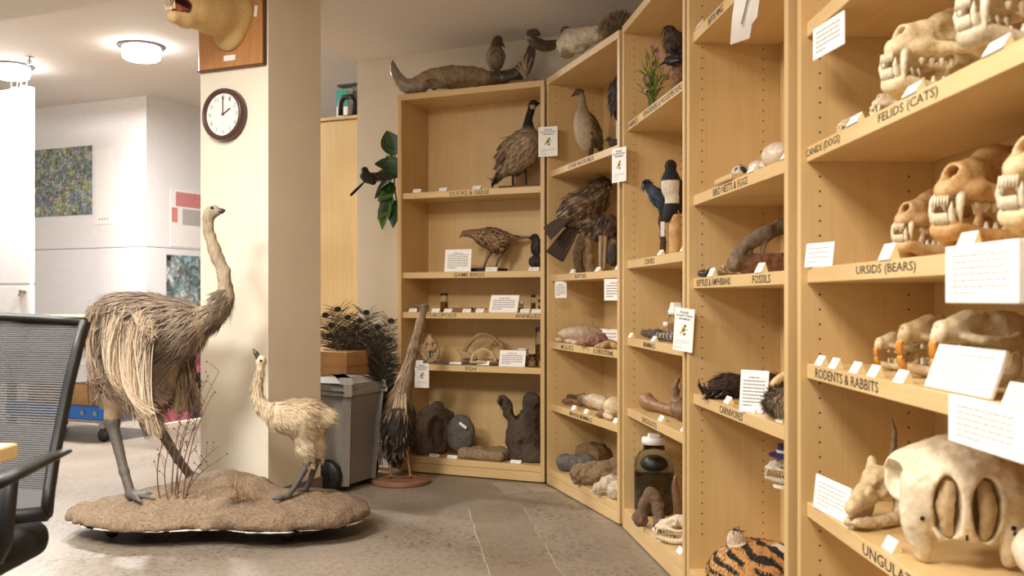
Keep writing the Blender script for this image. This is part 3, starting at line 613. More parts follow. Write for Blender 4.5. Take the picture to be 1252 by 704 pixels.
tips = [(413, 378), (440, 392), (462, 400), (478, 392), (420, 402), (405, 398), (452, 420), (470, 425), (432, 420), (398, 385), (447, 405), (474, 446), (460, 448), (474, 460), (440, 445), (412, 412), (476, 415), (455, 470), (425, 388), (478, 478), (448, 382), (404, 410), (466, 412), (436, 400), (472, 440), (450, 435)]
M['plume'] = attr_mat('peacock_barbs', .6, .2, 80, 0)
for i, (px, py) in enumerate(tips):
    tip = A(px, py, 5.60 + r.uniform(-.12, .08)); base = np.array((-.79 + r.normal(0, .02), 5.70 + r.normal(0, .02), .012)); mid = base * .45 + tip * .55 + np.array((-.03 if px < 430 else -.05, 0, .04))
    t = np.linspace(0, 1, 11)[:, None]; P = (1 - t) ** 2 * base + 2 * t * (1 - t) * mid + t ** 2 * tip
    f = MB().tube(P, np.linspace(.0035, .0012, 11), 5, (150, 138, 112)).build('feather', 'plume', o, org)
    m = MB(); view = np.array((0, -1, 0)); n = 70
    for j in range(n):
        s = .38 + .62 * j / n; q = (1 - s) ** 2 * base + 2 * s * (1 - s) * mid + s * s * tip; T = 2 * (1 - s) * (mid - base) + 2 * s * (tip - mid); T /= np.linalg.norm(T); sd = np.cross(T, view); sd /= np.linalg.norm(sd) + 1e-9
        for sg in (-1, 1):
            L = .15 * (1 - .35 * s) * (.7 + .5 * r.random()); c = [(46, 42, 28), (66, 60, 38), (34, 34, 28), (88, 78, 52)][r.integers(4)]
            m.blade(q, T * .8 + sd * sg + r.normal(0, .15, 3), view, L, .0034, c, .5, 4, .2)
    m.build('barbs', 'plume', f, org, kind='stuff')
    e = MB(); 
    for rx, c, dy in ((.020, (60, 52, 30), 0), (.014, (36, 50, 44), -.002), (.010, (16, 16, 24), -.004)): 
        th = np.linspace(0, 2 * math.pi, 15)[:-1]; e.prism([tip + (rx * math.cos(a), dy, rx * .8 * math.sin(a)) for a in th], (0, -.0015, 0), c)
    e.build('eye_spot', 'plume', f, org)

# ------------------------------------------------------------------ leafy branch and small dark bird on the wall
o = thing('leafy_branch', 'glossy green leafy branch on the wall beside the bookcase', 'plant', A(478, 215, 5.7)); org = A(478, 215, 5.7); r = np.random.default_rng(4)
MB().tube([A(487, 262, 5.68), A(482, 225, 5.66), A(484, 170, 5.68)], [.006, .005, .003], 6, (70, 80, 40)).build('stem', 'leafm', o, org)
for px, py, ax, az, L in ((482, 190, -.25, 1, .16), (480, 203, -.9, .35, .10), (480, 214, -1, .2, .10), (478, 224, -.8, -.5, .10), (482, 226, -.9, -.25, .10), (480, 238, -.55, -.9, .12), (474, 245, -.2, -1, .13), (484, 245, -.1, -1, .12), (484, 205, -.5, .9, .10), (482, 234, -1, -.3, .09), (484, 218, -.4, .8, .12), (483, 212, -.7, -.5, .10), (484, 232, -.8, .3, .09), (478, 236, -.6, -.9, .10), (483, 182, -.3, 1, .12), (482, 250, -.7, -.4, .1)):
    L *= 1.12
    b = A(px, py, 5.66); d = np.array((ax, -.25 + .3 * r.random(), az)); m = MB(); nrm = np.array((.3 * r.normal(), -1, .5)); d /= np.linalg.norm(d); sd = np.cross(d, nrm); sd /= np.linalg.norm(sd); nn = np.cross(sd, d); V = []
    for i in range(9):
        t = i / 8; w = L * .36 * math.sin(math.pi * min(1, t * .94 + .05)) ** .8 * (1.15 - .5 * t); c = b + d * L * t - nn * .0 + np.array((0, 0, -.03 * t * t))
        V += [c - sd * w + nn * .22 * w, c, c + sd * w + nn * .22 * w]
    col = [(58, 96, 40), (44, 84, 44), (84, 124, 50), (36, 70, 38)][r.integers(4)]
    m.add(V, [(3 * i + j, 3 * i + j + 1, 3 * i + j + 4, 3 * i + j + 3) for i in range(8) for j in (0, 1)], col); m.build('leaf', 'leafm', o, org, smooth=True)
o = thing('perched_bird', 'small dark green bird with spread wings perched on the leafy branch', 'bird', A(452, 222, 5.62)); org = A(452, 222, 5.62); Y = 5.62; S = Sdf(.012)
S.path([A(456, 222, Y), A(449, 217, Y), A(444, 215, Y)], [.02, .03, .02], (50, 50, 30)).path([A(448, 215, Y), A(446, 208, Y)], [.026, .02], (44, 44, 28)); S.build('body', 'feather', o, org, res=30)
m = MB()
for i in range(7): m.blade(A(446, 222, Y), A(428 + i * 1.6, 238 - i * 1.2, Y) - A(446, 222, Y), np.array((0, -1, .2)), .115, .014, (34, 32, 26), .0, 3, .4)
m.build('tail', 'barb', o, org); m = MB()
for i in range(12): m.blade(A(450 + i * 2, 211, Y - .004 * i), np.array((.55, -.05, -.55 + .03 * i)), np.array((0, -1, .1)), .075, .014, (36, 34, 26) if i % 3 else (70, 66, 46), .1, 3, .4)
m.build('wing', 'barb', o, org); MB().tube([A(445, 207, Y - .01), A(441, 206, Y - .02)], [.005, .001], 6, (30, 28, 24)).build('beak', 'gloss', o, org)

# ------------------------------------------------------------------ table and office chair at the left edge
o = thing('table', 'maple table edge beside the office chair', 'table', (-1.28, 1.30, 0)); 
MB().box((0, 0, .715), (.86, .78, .026), bev=.003).build('tabletop', 'maple_h', o)
for x in (-.36, .30):
    for y in (-.33, .1): MB().box((x, y, .35), (.045, .045, .7), bev=.003).build('leg', 'black', o)
CHX, CHY = -1.26, 2.2; o = thing('office_chair', 'black mesh back office chair at the table', 'chair', (CHX, CHY - .2, 0)); org = np.array((CHX, CHY - .2, 0))
zs = np.linspace(0, 1, 12); eR = np.array([A(57, 628, 2.06), A(60, 600, 2.10), A(66, 560, 2.14), A(74, 520, 2.18), A(84, 470, 2.21), A(94, 430, 2.24), A(104, 394, 2.27)]); cx = CHX
eL = eR * (-1, 1, 1) + (2 * cx, 0, 0)
fr = MB(); fr.tube(eR, .013, 8, flat=1.4); fr.tube(eL, .013, 8, flat=1.4); top = [eL[-1] * (1 - t) + eR[-1] * t + (0, .05 * math.sin(math.pi * t), .012 * math.sin(math.pi * t)) for t in np.linspace(0, 1, 9)]; fr.tube(top, .011, 8); fr.tube([eL[0], eL[0] * .5 + eR[0] * .5 + (0, .03, -.03), eR[0]], .016, 8); fr.build('back_frame', 'black', o, org, smooth=True)
m = MB(); ns = 92
for i in range(ns):
    t = (i + .5) / ns * (len(eR) - 1); j = min(int(t), len(eR) - 2); f = t - j; a = eL[j] * (1 - f) + eL[j + 1] * f; b = eR[j] * (1 - f) + eR[j + 1] * f
    m.tube([a, a * .75 + b * .25 + (0, .035, 0), (a + b) / 2 + (0, .047, 0), a * .25 + b * .75 + (0, .035, 0), b], .0025, 4)
m.build('back_mesh', 'blackmesh', o, org, kind='stuff')
Sdf(.03).b((cx, 1.93, .455), (.25, .24, .04), (34, 33, 32), rr=.035).e((cx, 1.74, .445), (.22, .06, .035), (34, 33, 32)).build('seat', 'fur', o, org, res=44)
for sx in (-1, 1):
    def mir(p): return np.array((cx + sx * (p[0] - cx), p[1], p[2]))
    ar = MB().tube([mir(A(82, 551, 2.05)), mir(A(55, 561, 1.96)), mir(A(20, 578, 1.8)), mir(A(-6, 594, 1.69))], [.012, .022, .024, .016], 8, flat=.45).build('armrest', 'black', o, org, smooth=True)
    MB().tube([mir((-.985, 1.93, .64)), mir((-1.0, 1.93, .5)), mir((-1.05, 1.95, .42))], [.016, .018, .02], 8).build('arm_post', 'black', ar, org, smooth=True)
MB().lathe([(.001, .08), (.03, .08), (.03, .28), (.02, .3), (.02, .42), (.001, .42)], 14, (cx, 1.95, 0)).build('gas_column', 'black', o, org, smooth=True)
m = MB(); m.tube([(cx, 2.0, .42), (cx, 2.16, .43), tuple((eL[0] + eR[0]) / 2 + (0, .03, -.02))], [.03, .028, .024], 8); m.build('back_support', 'black', o, org, smooth=True)
for i in range(5):
    a = i * 2 * math.pi / 5 + .3; e = np.array((cx + .3 * math.cos(a), 1.95 + .3 * math.sin(a), .075)); l = MB().tube([(cx, 1.95, .11), tuple(e)], [.026, .016], 8).build('leg', 'black', o, org, smooth=True)
    MB().lathe([(.001, -.02), (.024, -.02), (.028, 0), (.024, .02), (.001, .02)], 14, e * (1, 1, 0) + (0, 0, .029), Rz(a) @ Rx(math.pi / 2)).build('castor', 'black', l, org, smooth=True)
# ------------------------------------------------------------------ the rhea display
mo = np.array((-1.25, 4.10, 0)); o = thing('earth_mound', 'mound of sandy earth on a low wheeled platform under the two rheas', 'display base', mo); BASE = o
S = Sdf(.10); e1, e2, e3 = (150, 126, 102), (160, 136, 110), (140, 118, 96)
S.e((-1.46, 4.12, .075), (.40, .29, .075), e2, R=Rz(-.15)).e((-.93, 4.10, .085), (.335, .285, .085), e1, R=Rz(.15)).e((-1.32, 4.22, .10), (.22, .16, .09), e3, k=.12).e((-1.22, 4.24, .12), (.17, .12, .09), e2, k=.1)
S.b((-1.2, 4.1, -.2), (1.2, 1.0, .265), e1, op=-1, k=.015)
S.build('mound', 'earth', o, mo, res=110, noise=(.012, 16)); MOUND = S
def mz(x, y):
    z = np.linspace(.05, .35, 240); d = MOUND.ev(np.stack([np.full(240, x), np.full(240, y), z], 1)); i = np.where(d < 0)[0]; return z[i[-1]] if len(i) else -9
Sb = Sdf(.08); Sb.e((-1.46, 4.12, .06), (.405, .295, .05), (232, 226, 214), R=Rz(-.15)).e((-.93, 4.10, .06), (.34, .29, .05), (232, 226, 214), R=Rz(.15)); Sb.b((-1.2, 4.1, .30), (1.2, 1, .232), op=-1, k=.002).b((-1.2, 4.1, -.2), (1.2, 1, .259), op=-1, k=.002)
Sb.build('plaster_rim', 'rock', o, mo, res=90, noise=(.0035, 40))
Sd = Sdf(.08); Sd.e((-1.46, 4.12, .05), (.36, .25, .06), (40, 34, 30), R=Rz(-.15)).e((-.93, 4.10, .05), (.29, .245, .06), (40, 34, 30), R=Rz(.15)).b((-1.2, 4.1, .30), (1.2, 1, .245), op=-1, k=.003).b((-1.2, 4.1, -.2), (1.2, 1, .236), op=-1, k=.003); Sd.build('platform_board', 'rock', o, mo, res=60)
for px, py, Y in ((138, 660, 4.02), (352, 662, 3.96), (180, 640, 4.30), (385, 640, 4.25), (250, 640, 4.2)):
    x = (px - CX) / F * Y; c = MB().box((x, Y, .034), (.05, .04, .012)).build('castor', 'black', o, mo); MB().lathe([(.001, -.014), (.024, -.014), (.026, 0), (.024, .014), (.001, .014)], 16, (x, Y, .0265), Rx(math.pi / 2)).build('wheel', 'black', c, mo, smooth=True)

# big rhea
YR = 4.22; q = lambda px, py, dy=0.: A(px, py, YR + dy); r_ = lambda p: p * YR / F
def foot_on(px, py, guess):
    lo, hi = 3.7, 4.6; best = None
    for Y in np.linspace(lo, hi, 181):
        p = A(px, py, Y); e = abs(p[2] - mz(p[0], p[1]))
        if best is None or e < best[0]: best = (e, p)
    return best[1]
fA = foot_on(160, 611, 4.2); fB = foot_on(233, 588, 4.3)
fA[2] = mz(fA[0], fA[1]) + .004; fB[2] = mz(fB[0], fB[1]) + .004
o = thing('rhea', 'tall grey brown rhea with long drooping plumes standing on the earth mound', 'bird', (fA * .5 + fB * .5) * (1, 1, 0) + (0, 0, min(fA[2], fB[2]))); org = np.array(o.location)
br, cr, dk, gr = (136, 114, 92), (206, 184, 156), (84, 70, 58), (104, 96, 88)
S = Sdf(.05); S.e(q(178, 402), (r_(62), r_(44), r_(44)), br, R=Ry(.08)).e(q(148, 402), (r_(40), r_(40), r_(42)), br).e(q(225, 400), (r_(30), r_(30), r_(32)), br)
S.spl([q(226, 400), q(250, 392), q(268, 378), q(276, 356), q(272, 330), q(262, 303), q(255, 282), q(255, 262)], [r_(25), r_(17), r_(12), r_(9.5), r_(8), r_(7), r_(6.3), r_(6)], (176, 158, 132), k=.03)
S.e(q(260, 257), (r_(10), r_(7), r_(8)), (176, 164, 146), k=.012)
S.path([q(196, 425, .0), q(192, 470, .01), q(187, 505, .01)], [r_(30), r_(18), r_(9)], (178, 152, 122), k=.04).path([q(160, 430, -.05), q(146, 480, -.06), q(136, 512, -.06)], [r_(30), r_(19), r_(9)], (186, 160, 130), k=.04)
S.build('body', 'feather', o, org, res=120, noise=(.006, 26)); SB = S
M['rheaf'] = M['barb']
def rheaflow(p, n):
    t = (p[0] - q(178, 400)[0]) / r_(60)
    if p[2] > q(0, 345)[2]: return (-.1, 0, -1)
    return (-.75 - .3 * t, .0, -.62)
def rheacol(p, n, g):
    h = vnoise(p[None] * (1, 1, .5), 16, 3)[0]; t = g.random(); hi = np.array((196, 174, 148)) if t < .2 else np.array((158, 136, 112)); lo = np.array((108, 91, 76)); k = np.clip(.5 + .5 * h + g.normal(0, .25), 0, 1); c = lo * (1 - k) + hi * k
    if p[2] < q(0, 432)[2]: c = c * .5 + np.array((190, 166, 136)) * .5
    return (c, c * .8 + 36)
body_keep = lambda p, n: p[2] < q(0, 352)[2] and p[2] > q(0, 470)[2]
coat(S, 12000, rheaflow, .07, .0066, rheacol, .06, .25, body_keep, 4, .2, side=.35).build('plumage', 'barb', o, org, kind='stuff')
coat(S, 3500, lambda p, n: (-.05, 0, -1), .026, .003, lambda p, n, g: ((np.array((168, 148, 122)) + g.normal(0, 16)), np.array((196, 178, 150)) + g.normal(0, 14)), .1, .1, lambda p, n: p[2] >= q(0, 392)[2] and p[0] > q(228, 0)[0], 3, .2).build('neck_plumage', 'barb', o, org, kind='stuff')
g = np.random.default_rng(21); m = MB()
def plume(p0, p1, p2, w, c, c2, n=7):
    V = []; C = []; t = np.linspace(0, 1, n); wv = g.normal(0, .007); ph = g.random() * 3; hk = .02 + .012 * g.normal()
    for i, s in enumerate(t):
        c0 = (1 - s) ** 2 * p0 + 2 * s * (1 - s) * p1 + s * s * p2 + np.array((wv * math.sin(ph + 4.2 * s) * s + hk * s ** 3, wv * .6 * math.cos(ph + 4 * s) * s, .6 * hk * s ** 4)); ww = w * (.5 + 1.2 * s if s < .4 else 1.05 - .9 * (s - .4)); a = 1.1 * math.sin(s * 3 + p0[0] * 40); V += [c0 + np.array((-ww / 2, -.2 * ww * a, 0)), c0 + np.array((ww / 2, .2 * ww * a, 0))]; C += [np.array(c) * (1 - s) + np.array(c2) * s] * 2
    m.add(V, [(2 * i, 2 * i + 1, 2 * i + 3, 2 * i + 2) for i in range(n - 1)], np.array(C))
def lock(s, c, e, n, col, spread, w=.0042):
    for j in range(n):
        o1 = g.normal(0, spread, 3) * (1, .8, 1); o2 = g.normal(0, spread * .8, 3); o3 = g.normal(0, spread * .45, 3) + np.array((0, 0, .03 * g.random())); k = 1 + g.normal(0, .10)
        cc = np.clip(np.array(col) * k, 0, 255); plume(s + o1, c + o2, e + o3, w * (.6 + .8 * g.random()), cc * .92, np.clip(cc * 1.06 + 6, 0, 255), 8)
cream, tanc, brn, drk = (204, 182, 154), (172, 147, 120), (134, 112, 92), (86, 70, 58)
for i in range(46):
    t = i / 45; u = g.random(); st = q(120 + 62 * t + g.normal(0, 4), 376 + 34 * u + 14 * t, -.12 - .05 * t); c = q(102 + 52 * t + g.normal(0, 6), 470 + 14 * g.normal(), -.20 - .02 * t); e = q(132 + 58 * t ** .9 + g.normal(0, 5), 468 + 66 * t ** .8 * (.55 + .5 * g.random()) + g.normal(0, 6), -.16 + .02 * g.normal())
    lock(st, c, e, 70, [cream, tanc, brn, tanc, cream, drk, brn][(i * 3) % 7] if t > .25 else [brn, tanc, drk, brn][i % 4], .014)
for i in range(9): lock(q(140 + 5 * i, 388 + 3 * i, -.17), q(116 + 7 * i, 462 + 4 * i, -.235), q(150 + 5.5 * i + g.normal(0, 4), 480 + 7 * i + g.normal(0, 9), -.19), 42, [cream, (190, 166, 138), (164, 140, 114), (206, 184, 156)][i % 4], .015)
for i in range(6): lock(q(166 + 4 * i, 384 + 3 * i, -.19), q(168 + 3 * i, 394 + 3 * i, -.21), q(170 + 3 * i, 404 + 3 * i, -.20), 30, (196, 172, 144), .012)
for i in range(16):
    t = i / 15; lock(q(208 + 26 * t, 414 + 18 * g.random(), .06), q(206 + 28 * t, 452, .10), q(198 + 44 * t + g.normal(0, 4), 478 + 30 * g.random(), .12), 45, [drk, tanc, drk, cream, brn][i % 5], .014)
m.build('wing_plumes', 'barb', o, org, kind='stuff')
m = MB()
for i in range(700):
    s = g.random(); st = q(112 + 40 * s, 372 + 55 * g.random(), -.02 + g.normal(0, .08)); e = q(112 + 30 * g.random(), 440 + 55 * g.random(), g.normal(0, .08)); md = st * .5 + e * .5 + np.array((-.05, 0, .03)); c = np.array((150, 128, 104)) if g.random() < .7 else np.array((94, 76, 62)); plume(st, md, e, .007, c, c * .9)
m.build('tail_plumes', 'barb', o, org, kind='stuff')
Sdf(.008).path([q(264, 258), q(271, 258), q(275, 257)], [r_(4), r_(3), r_(1.2)], (70, 64, 60)).build('beak', 'gloss', o, org, res=22); 
for sy in (-1, 1): Sdf(.004).e(q(259, 254, sy * .022), r_(2.0), (30, 22, 16)).build('eye', 'gloss', o, org, res=10)
def shank(parent, org, a, b, r0, r1, col, toe, ang, name='leg', res=60, k=.012):
    S = Sdf(k); mid = a * .5 + b * .5; S.e(a, r0 * 1.35, col).path([a, a * .35 + b * .65, b + (0, 0, r1 * 1.0)], [r0, r0 * .75, r1], col)
    for da in (-.55, 0, .5): 
        d = np.array((math.cos(ang + da), math.sin(ang + da), 0)); S.path([b + (0, 0, r1 * .9), b + d * toe * .55 + (0, 0, r1 * .75), b + d * toe + (0, 0, r1 * .35)], [r1 * .9, r1 * .6, r1 * .3], col)
    return S.build(name, 'skin', parent, org, res=res)
shank(o, org, q(137, 516, -.06), fA, r_(7.2), r_(5.6), gr, .12, -.35, 'leg', 80); shank(o, org, q(188, 512, .01), fB, r_(7), r_(5.4), (96, 90, 84), .11, -.1, 'leg', 80)

# chick
YK = 4.08; q = lambda px, py, dy=0.: A(px, py, YK + dy); r_ = lambda p: p * YK / F
kA = foot_on(352, 611, 0); kB = foot_on(374, 603, 0); kA[2] = mz(kA[0], kA[1]) + .003; kB[2] = mz(kB[0], kB[1]) + .003
o = thing('rhea_chick', 'pale fluffy young rhea standing on the earth mound by the bin', 'bird', (kA + kB) / 2 * (1, 1, 0) + (0, 0, min(kA[2], kB[2]))); org = np.array(o.location)
c1, c2, c3 = (214, 192, 158), (190, 164, 128), (228, 212, 182); S = Sdf(.03)
S.e(q(362, 510), (r_(30), r_(23), r_(22)), c1, R=Ry(.06)).e(q(380, 508), (r_(20), r_(20), r_(21)), c2).e(q(399, 509), (r_(13), r_(11), r_(10)), c3, R=Ry(.3), k=.02).e(q(342, 510), (r_(18), r_(15), r_(15)), c1)
S.spl([q(338, 507), q(323, 499), q(315, 485), q(315, 468), q(319, 450)], [r_(13), r_(9), r_(7), r_(5.8), r_(4.8)], c1, k=.02).e(q(319, 442), (r_(6.5), r_(6), r_(8)), c3, k=.01)
S.path([q(371, 524), q(373, 548), q(377, 566)], [r_(16), r_(10), r_(5)], c3, k=.03).path([q(383, 524, .05), q(386, 545, .05), q(388, 560, .05)], [r_(15), r_(9), r_(4.5)], c1, k=.03)
S.build('body', 'fur', o, org, res=90, noise=(.004, 40))
coat(S, 7000, lambda p, n: (1, 0, -.8) if p[0] > q(338, 0)[0] else (.1, 0, -1), .027, .0024, lambda p, n, g: (np.array((198, 174, 138)) + g.normal(0, 14), np.array((232, 214, 184)) + g.normal(0, 10)) if p[0] < q(372, 0)[0] or g.random() < .4 or p[0] > q(392, 0)[0] or p[2] < q(0, 520)[2] else (np.array((156, 130, 98)), np.array((190, 164, 128))), .2, .1, lambda p, n: p[2] < q(0, 448)[2], 3, .2).build('down', 'barb', o, org, kind='stuff')
Sdf(.006).path([q(317, 439), q(313, 432), q(309.5, 426.5)], [r_(4), r_(2.6), r_(.9)], (66, 62, 60)).build('beak', 'gloss', o, org, res=24)
for sy in (-1, 1): Sdf(.004).e(q(319, 441, sy * .018), r_(1.9), (40, 34, 44)).build('eye', 'gloss', o, org, res=10)
shank(o, org, q(377, 566), kA, r_(4.6), r_(3.4), (84, 76, 72), .06, 3.4, 'leg', 60, .006); shank(o, org, q(388, 561, .05), kB, r_(4.4), r_(3.2), (78, 70, 66), .06, 3.4, 'leg', 60, .006)

# dry twigs and grass in the mound
g = np.random.default_rng(5); tb = foot_on(222, 606, 0); tb[2] = mz(tb[0], tb[1]); o = thing('twig_bush', 'dry brown twigs with seed heads planted in the earth mound', 'twigs', tb); org = np.array(tb); YT = tb[1]
for (bx_, by_, tx, ty, n) in ((216, 606, 268, 454, 9), (214, 606, 250, 470, 8), (224, 602, 262, 478, 9), (206, 606, 212, 540, 5), (196, 606, 205, 530, 3), (228, 604, 268, 545, 6), (218, 606, 236, 500, 7), (226, 606, 272, 560, 5), (210, 606, 240, 455, 5)):
    b = A(bx_, by_, YT + g.normal(0, .02)); b[2] = mz(b[0], b[1]) - .004; t = A(tx, ty, YT + g.uniform(-.1, .0)); md = b * .5 + t * .5 + np.array((-.05, 0, .02)); s = np.linspace(0, 1, 9)[:, None]; P = (1 - s) ** 2 * b + 2 * s * (1 - s) * md + s * s * t
    st = MB().tube(P, np.linspace(.0032, .0011, 9), 5, (118, 88, 68)).build('stem', 'bone', o, org); m = MB()
    for j in range(n):
        i = 3 + int(5.9 * j / max(n, 1)); p = P[min(i, 8)]; d = np.array((g.normal(0, .6), g.normal(0, .4), .8)); d /= np.linalg.norm(d); L = .03 + .04 * g.random(); e = p + d * L; m.tube([p, p + d * L * .5 + (0, 0, .004), e], [.0013, .001, .0009], 4, (126, 94, 72)); m.lathe([(.0004, -.003), (.0036, -.001), (.0036, .002), (.0006, .004)], 6, e, col=(92, 66, 52))
    m.build('seed_heads', 'bone', st, org, kind='stuff')
gb = foot_on(292, 612, 0); gb[2] = mz(gb[0], gb[1]) - .003; o = thing('grass_tuft', 'dry straw coloured grass tuft lying on the earth mound', 'grass', gb); m = MB()
for i in range(130): m.blade(gb + (g.normal(0, .03), g.normal(0, .015), .012), np.array((g.normal(-.1, .8), -.5 + g.normal(0, .4), .35 + .3 * g.random())), np.array((0, 0, 1.)), .05 + .09 * g.random(), .0022, (176, 142, 96) if g.random() < .6 else (146, 114, 76), .9, 4, .2)
m.build('blades', 'barb', o, gb, kind='stuff')

# ------------------------------------------------------------------ tall dark bird on a round wooden base
YE = 5.22; q = lambda px, py, dy=0.: A(px, py, YE + dy); r_ = lambda p: p * YE / F; eb = q(490, 598) ; eb[2] = 0
o = thing('long_necked_bird', 'tall dark bird with a shaggy pale neck on a round wooden base', 'bird', eb); org = eb
MB().lathe([(.001, 0), (.15, 0), (.157, .006), (.157, .02), (.148, .028), (.001, .028)], 40, eb).build('base', 'redwood', o, org, smooth=False)
S = Sdf(.03); S.e(q(487, 520), (r_(21), r_(26), r_(36)), (44, 36, 30), R=Ry(.12)).e(q(484, 545, .05), (r_(15), r_(22), r_(22)), (40, 34, 30)).path([q(488, 492), q(496, 462), q(506, 425), q(514, 395), q(518, 380)], [r_(15), r_(9), r_(6), r_(5), r_(4.5)], (150, 124, 96), k=.02).e(q(519, 376), (r_(6.5), r_(5), r_(5)), (120, 100, 80), k=.008).path([q(516, 375), q(508, 373.5), q(504, 374.5)], [r_(3), r_(1.8), r_(.8)], (104, 90, 74), k=.006)
S.build('body', 'feather', o, org, res=90, noise=(.003, 40))
coat(S, 900, lambda p, n: (-.15, 0, -1), .06, .009, lambda p, n, g: (np.array((50, 40, 34)), np.array((30, 27, 26))) if g.random() < .7 else (np.array((92, 74, 58)), np.array((70, 56, 46))), .12, .1, lambda p, n: p[2] < q(0, 492)[2], 3, .3).build('plumage', 'barb', o, org, kind='stuff')
coat(S, 700, lambda p, n: (-.28, 0, -1), .07, .006, lambda p, n, g: (np.array((196, 172, 138)) + g.normal(0, 14), np.array((168, 142, 110))) if g.random() < .6 else (np.array((120, 96, 74)), np.array((96, 76, 60))), .07, .1, lambda p, n: q(0, 508)[2] < p[2] < q(0, 384)[2], 3, .15).build('neck_plumage', 'barb', o, org, kind='stuff')
m = MB(); g = np.random.default_rng(9)
for i in range(90): 
    a = g.uniform(-.6, .6); m.blade(q(489 + 12 * a, 480 + 22 * g.random(), -.075), np.array((.25 * a - .1, -.12, -1)), np.array((0, -1, .1)), .12 + .08 * g.random(), .006, (200, 178, 146) if g.random() < .7 else (150, 126, 98), .0, 4, .1)
for i in range(40): m.blade(q(474 + 24 * g.random(), 530 + 14 * g.random(), -.05), np.array((g.normal(-.1, .3), -.1, -1)), np.array((0, -1, .1)), .06 + .05 * g.random(), .006, (110, 92, 76), .0, 3, .2)
m.build('breast_plumes', 'barb', o, org, kind='stuff')
m = MB()
for i in range(16): m.blade(q(478 + i * .6, 535, .07), np.array((-.05 + .01 * i, .02, -1)), np.array((0, -1, 0)), .12, .018, (46, 38, 34), 0, 3, .5)
m.build('tail', 'barb', o, org)
for (hx, fx) in ((478, 478), (495, 502)):
    f = q(fx, 594, .0); f[2] = .03; S = Sdf(.006); c = (168, 124, 78); h = q(hx, 534); kn = h * .55 + f * .45; S.path([h, kn, f + (0, 0, .004)], [.012, .008, .006], c).e(kn, .011, c)
    for a in (-2.4, -1.6, -.7, 1.6): S.path([f + (0, 0, .006), f + np.array((math.cos(a) * .065, math.sin(a) * .05, .003))], [.006, .003], (140, 100, 64))
    S.build('leg', 'skin', o, org, res=60)
for sy in (-1, 1): Sdf(.004).e(q(520, 375, sy * .016), r_(1.5), (20, 16, 12)).build('eye', 'gloss', o, org, res=10)
# ------------------------------------------------------------------ specimens: generators
def YB(k, px, d): return bw(k, bu(k, px, d), d, 0)[1]
def ZS(k, i): return SHELF[k][i] if i < len(SHELF[k]) else ZB
BON = (226, 208, 174); TOO = (240, 226, 194)
def carn_skull(label, loc, yaw, L, col=BON, col2=None, jaw=(226, 208, 174), pitch=0., gape=0., can=1., res=64, name='carnivore_skull', group=None, dark=None):
    o = thing(name, label, 'skull', loc, yaw, group, ry=pitch, sc=L); col2 = col2 or col; S = Sdf(.045)
    S.e((-.27, 0, .44), (.22, .15, .155), col2).e((.0, 0, .49), (.17, .125, .11), col).c((.04, 0, .47), (.34, 0, .42), .105, .075, col).e((.40, 0, .345), (.075, .08, .06), col).e((.24, 0, .36), (.2, .085, .08), col)
    S.path([(-.5, 0, .50), (-.28, 0, .615), (0, 0, .59)], [.025, .022, .03], col2, k=.05)
    for s in (-1, 1):
        S.spl([(.17, s * .13, .34), (.03, s * .235, .325), (-.16, s * .265, .35), (-.34, s * .18, .38)], [.045, .032, .03, .04], col, k=.03); S.path([(.02, s * .10, .52), (.0, s * .17, .50)], [.04, .018], col, k=.02); S.e((.23, s * .09, .33), (.16, .045, .06), col, k=.03)
    for s in (-1, 1): S.e((.10, s * .145, .465), (.085, .08, .075), op=-1, k=.012)
    S.e((.43, 0, .45), (.075, .05, .055), op=-1, k=.01).e((.32, 0, .435), (.20, .042, .042), op=-1, k=.01).b((.1, 0, .18), (.5, .3, .085), op=-1, k=.03)
    S.e((-.12, .21, .40), (.13, .05, .1), op=-1, k=.02).e((-.12, -.21, .40), (.13, .05, .1), op=-1, k=.02)
    cr = S.build('cranium', 'bone', o, res=res, noise=(.008, 16))
    S = Sdf(.03); a = gape
    for s in (-1, 1): S.spl([(.41, s * .045, .135 - a), (.26, s * .085, .10 - a * .7), (.05, s * .14, .085 - a * .4), (-.17, s * .185, .12), (-.22, s * .19, .21)], [.05, .052, .06, .055, .04], jaw, k=.02); S.path([(-.13, s * .18, .14), (-.17, s * .18, .33)], [.045, .018], jaw, k=.03)
    S.e((.41, 0, .135 - a), (.06, .075, .06), jaw); md = S.build('mandible', 'bone', o, res=max(res - 14, 30), noise=(.006, 16))
    for s in (-1, 1):
        MB().tube([(.395, s * .07, .32), (.415, s * .078, .29), (.428, s * .082, .31 - .08 * can), (.426, s * .083, .31 - .13 * can), (.41, s * .082, .31 - .19 * can)], [.024, .025, .019, .012, .001], 10, TOO).build('canine', 'gloss', cr, smooth=True)
        MB().tube([(.425, s * .048, .15 - a), (.455, s * .055, .19 - a), (.47, s * .06, .235 - a), (.468, s * .062, .28 - a)], [.02, .02, .013, .001], 10, TOO).build('canine', 'gloss', md, smooth=True)
    for i in range(6):
        y = -.045 + .018 * i; MB().tube([(.475, y, .31), (.482, y, .255)], [.008, .005], 6, TOO).build('incisor', 'gloss', cr, smooth=True); MB().tube([(.465, y * .8, .16 - a), (.48, y * .8, .22 - a)], [.009, .006], 6, TOO).build('incisor', 'gloss', md, smooth=True)
    for s in (-1, 1):
        for i in range(4): x = .30 - .062 * i; h = .03 + .012 * (i > 0); MB().lathe([(.014, 0), (.021, -.012), (.008, -.012 - h), (.002, -.016 - h)][::-1], 7, (x, s * (.088 + .012 * i), .285), col=TOO).build('cheek_tooth', 'gloss', cr, smooth=True); MB().lathe([(.014, -.02), (.02, .0), (.008, .0 + h), (.002, .004 + h)], 7, (x - .02, s * (.08 + .014 * i), .135 - a * .7), col=TOO).build('cheek_tooth', 'gloss', md, smooth=True)
    return o
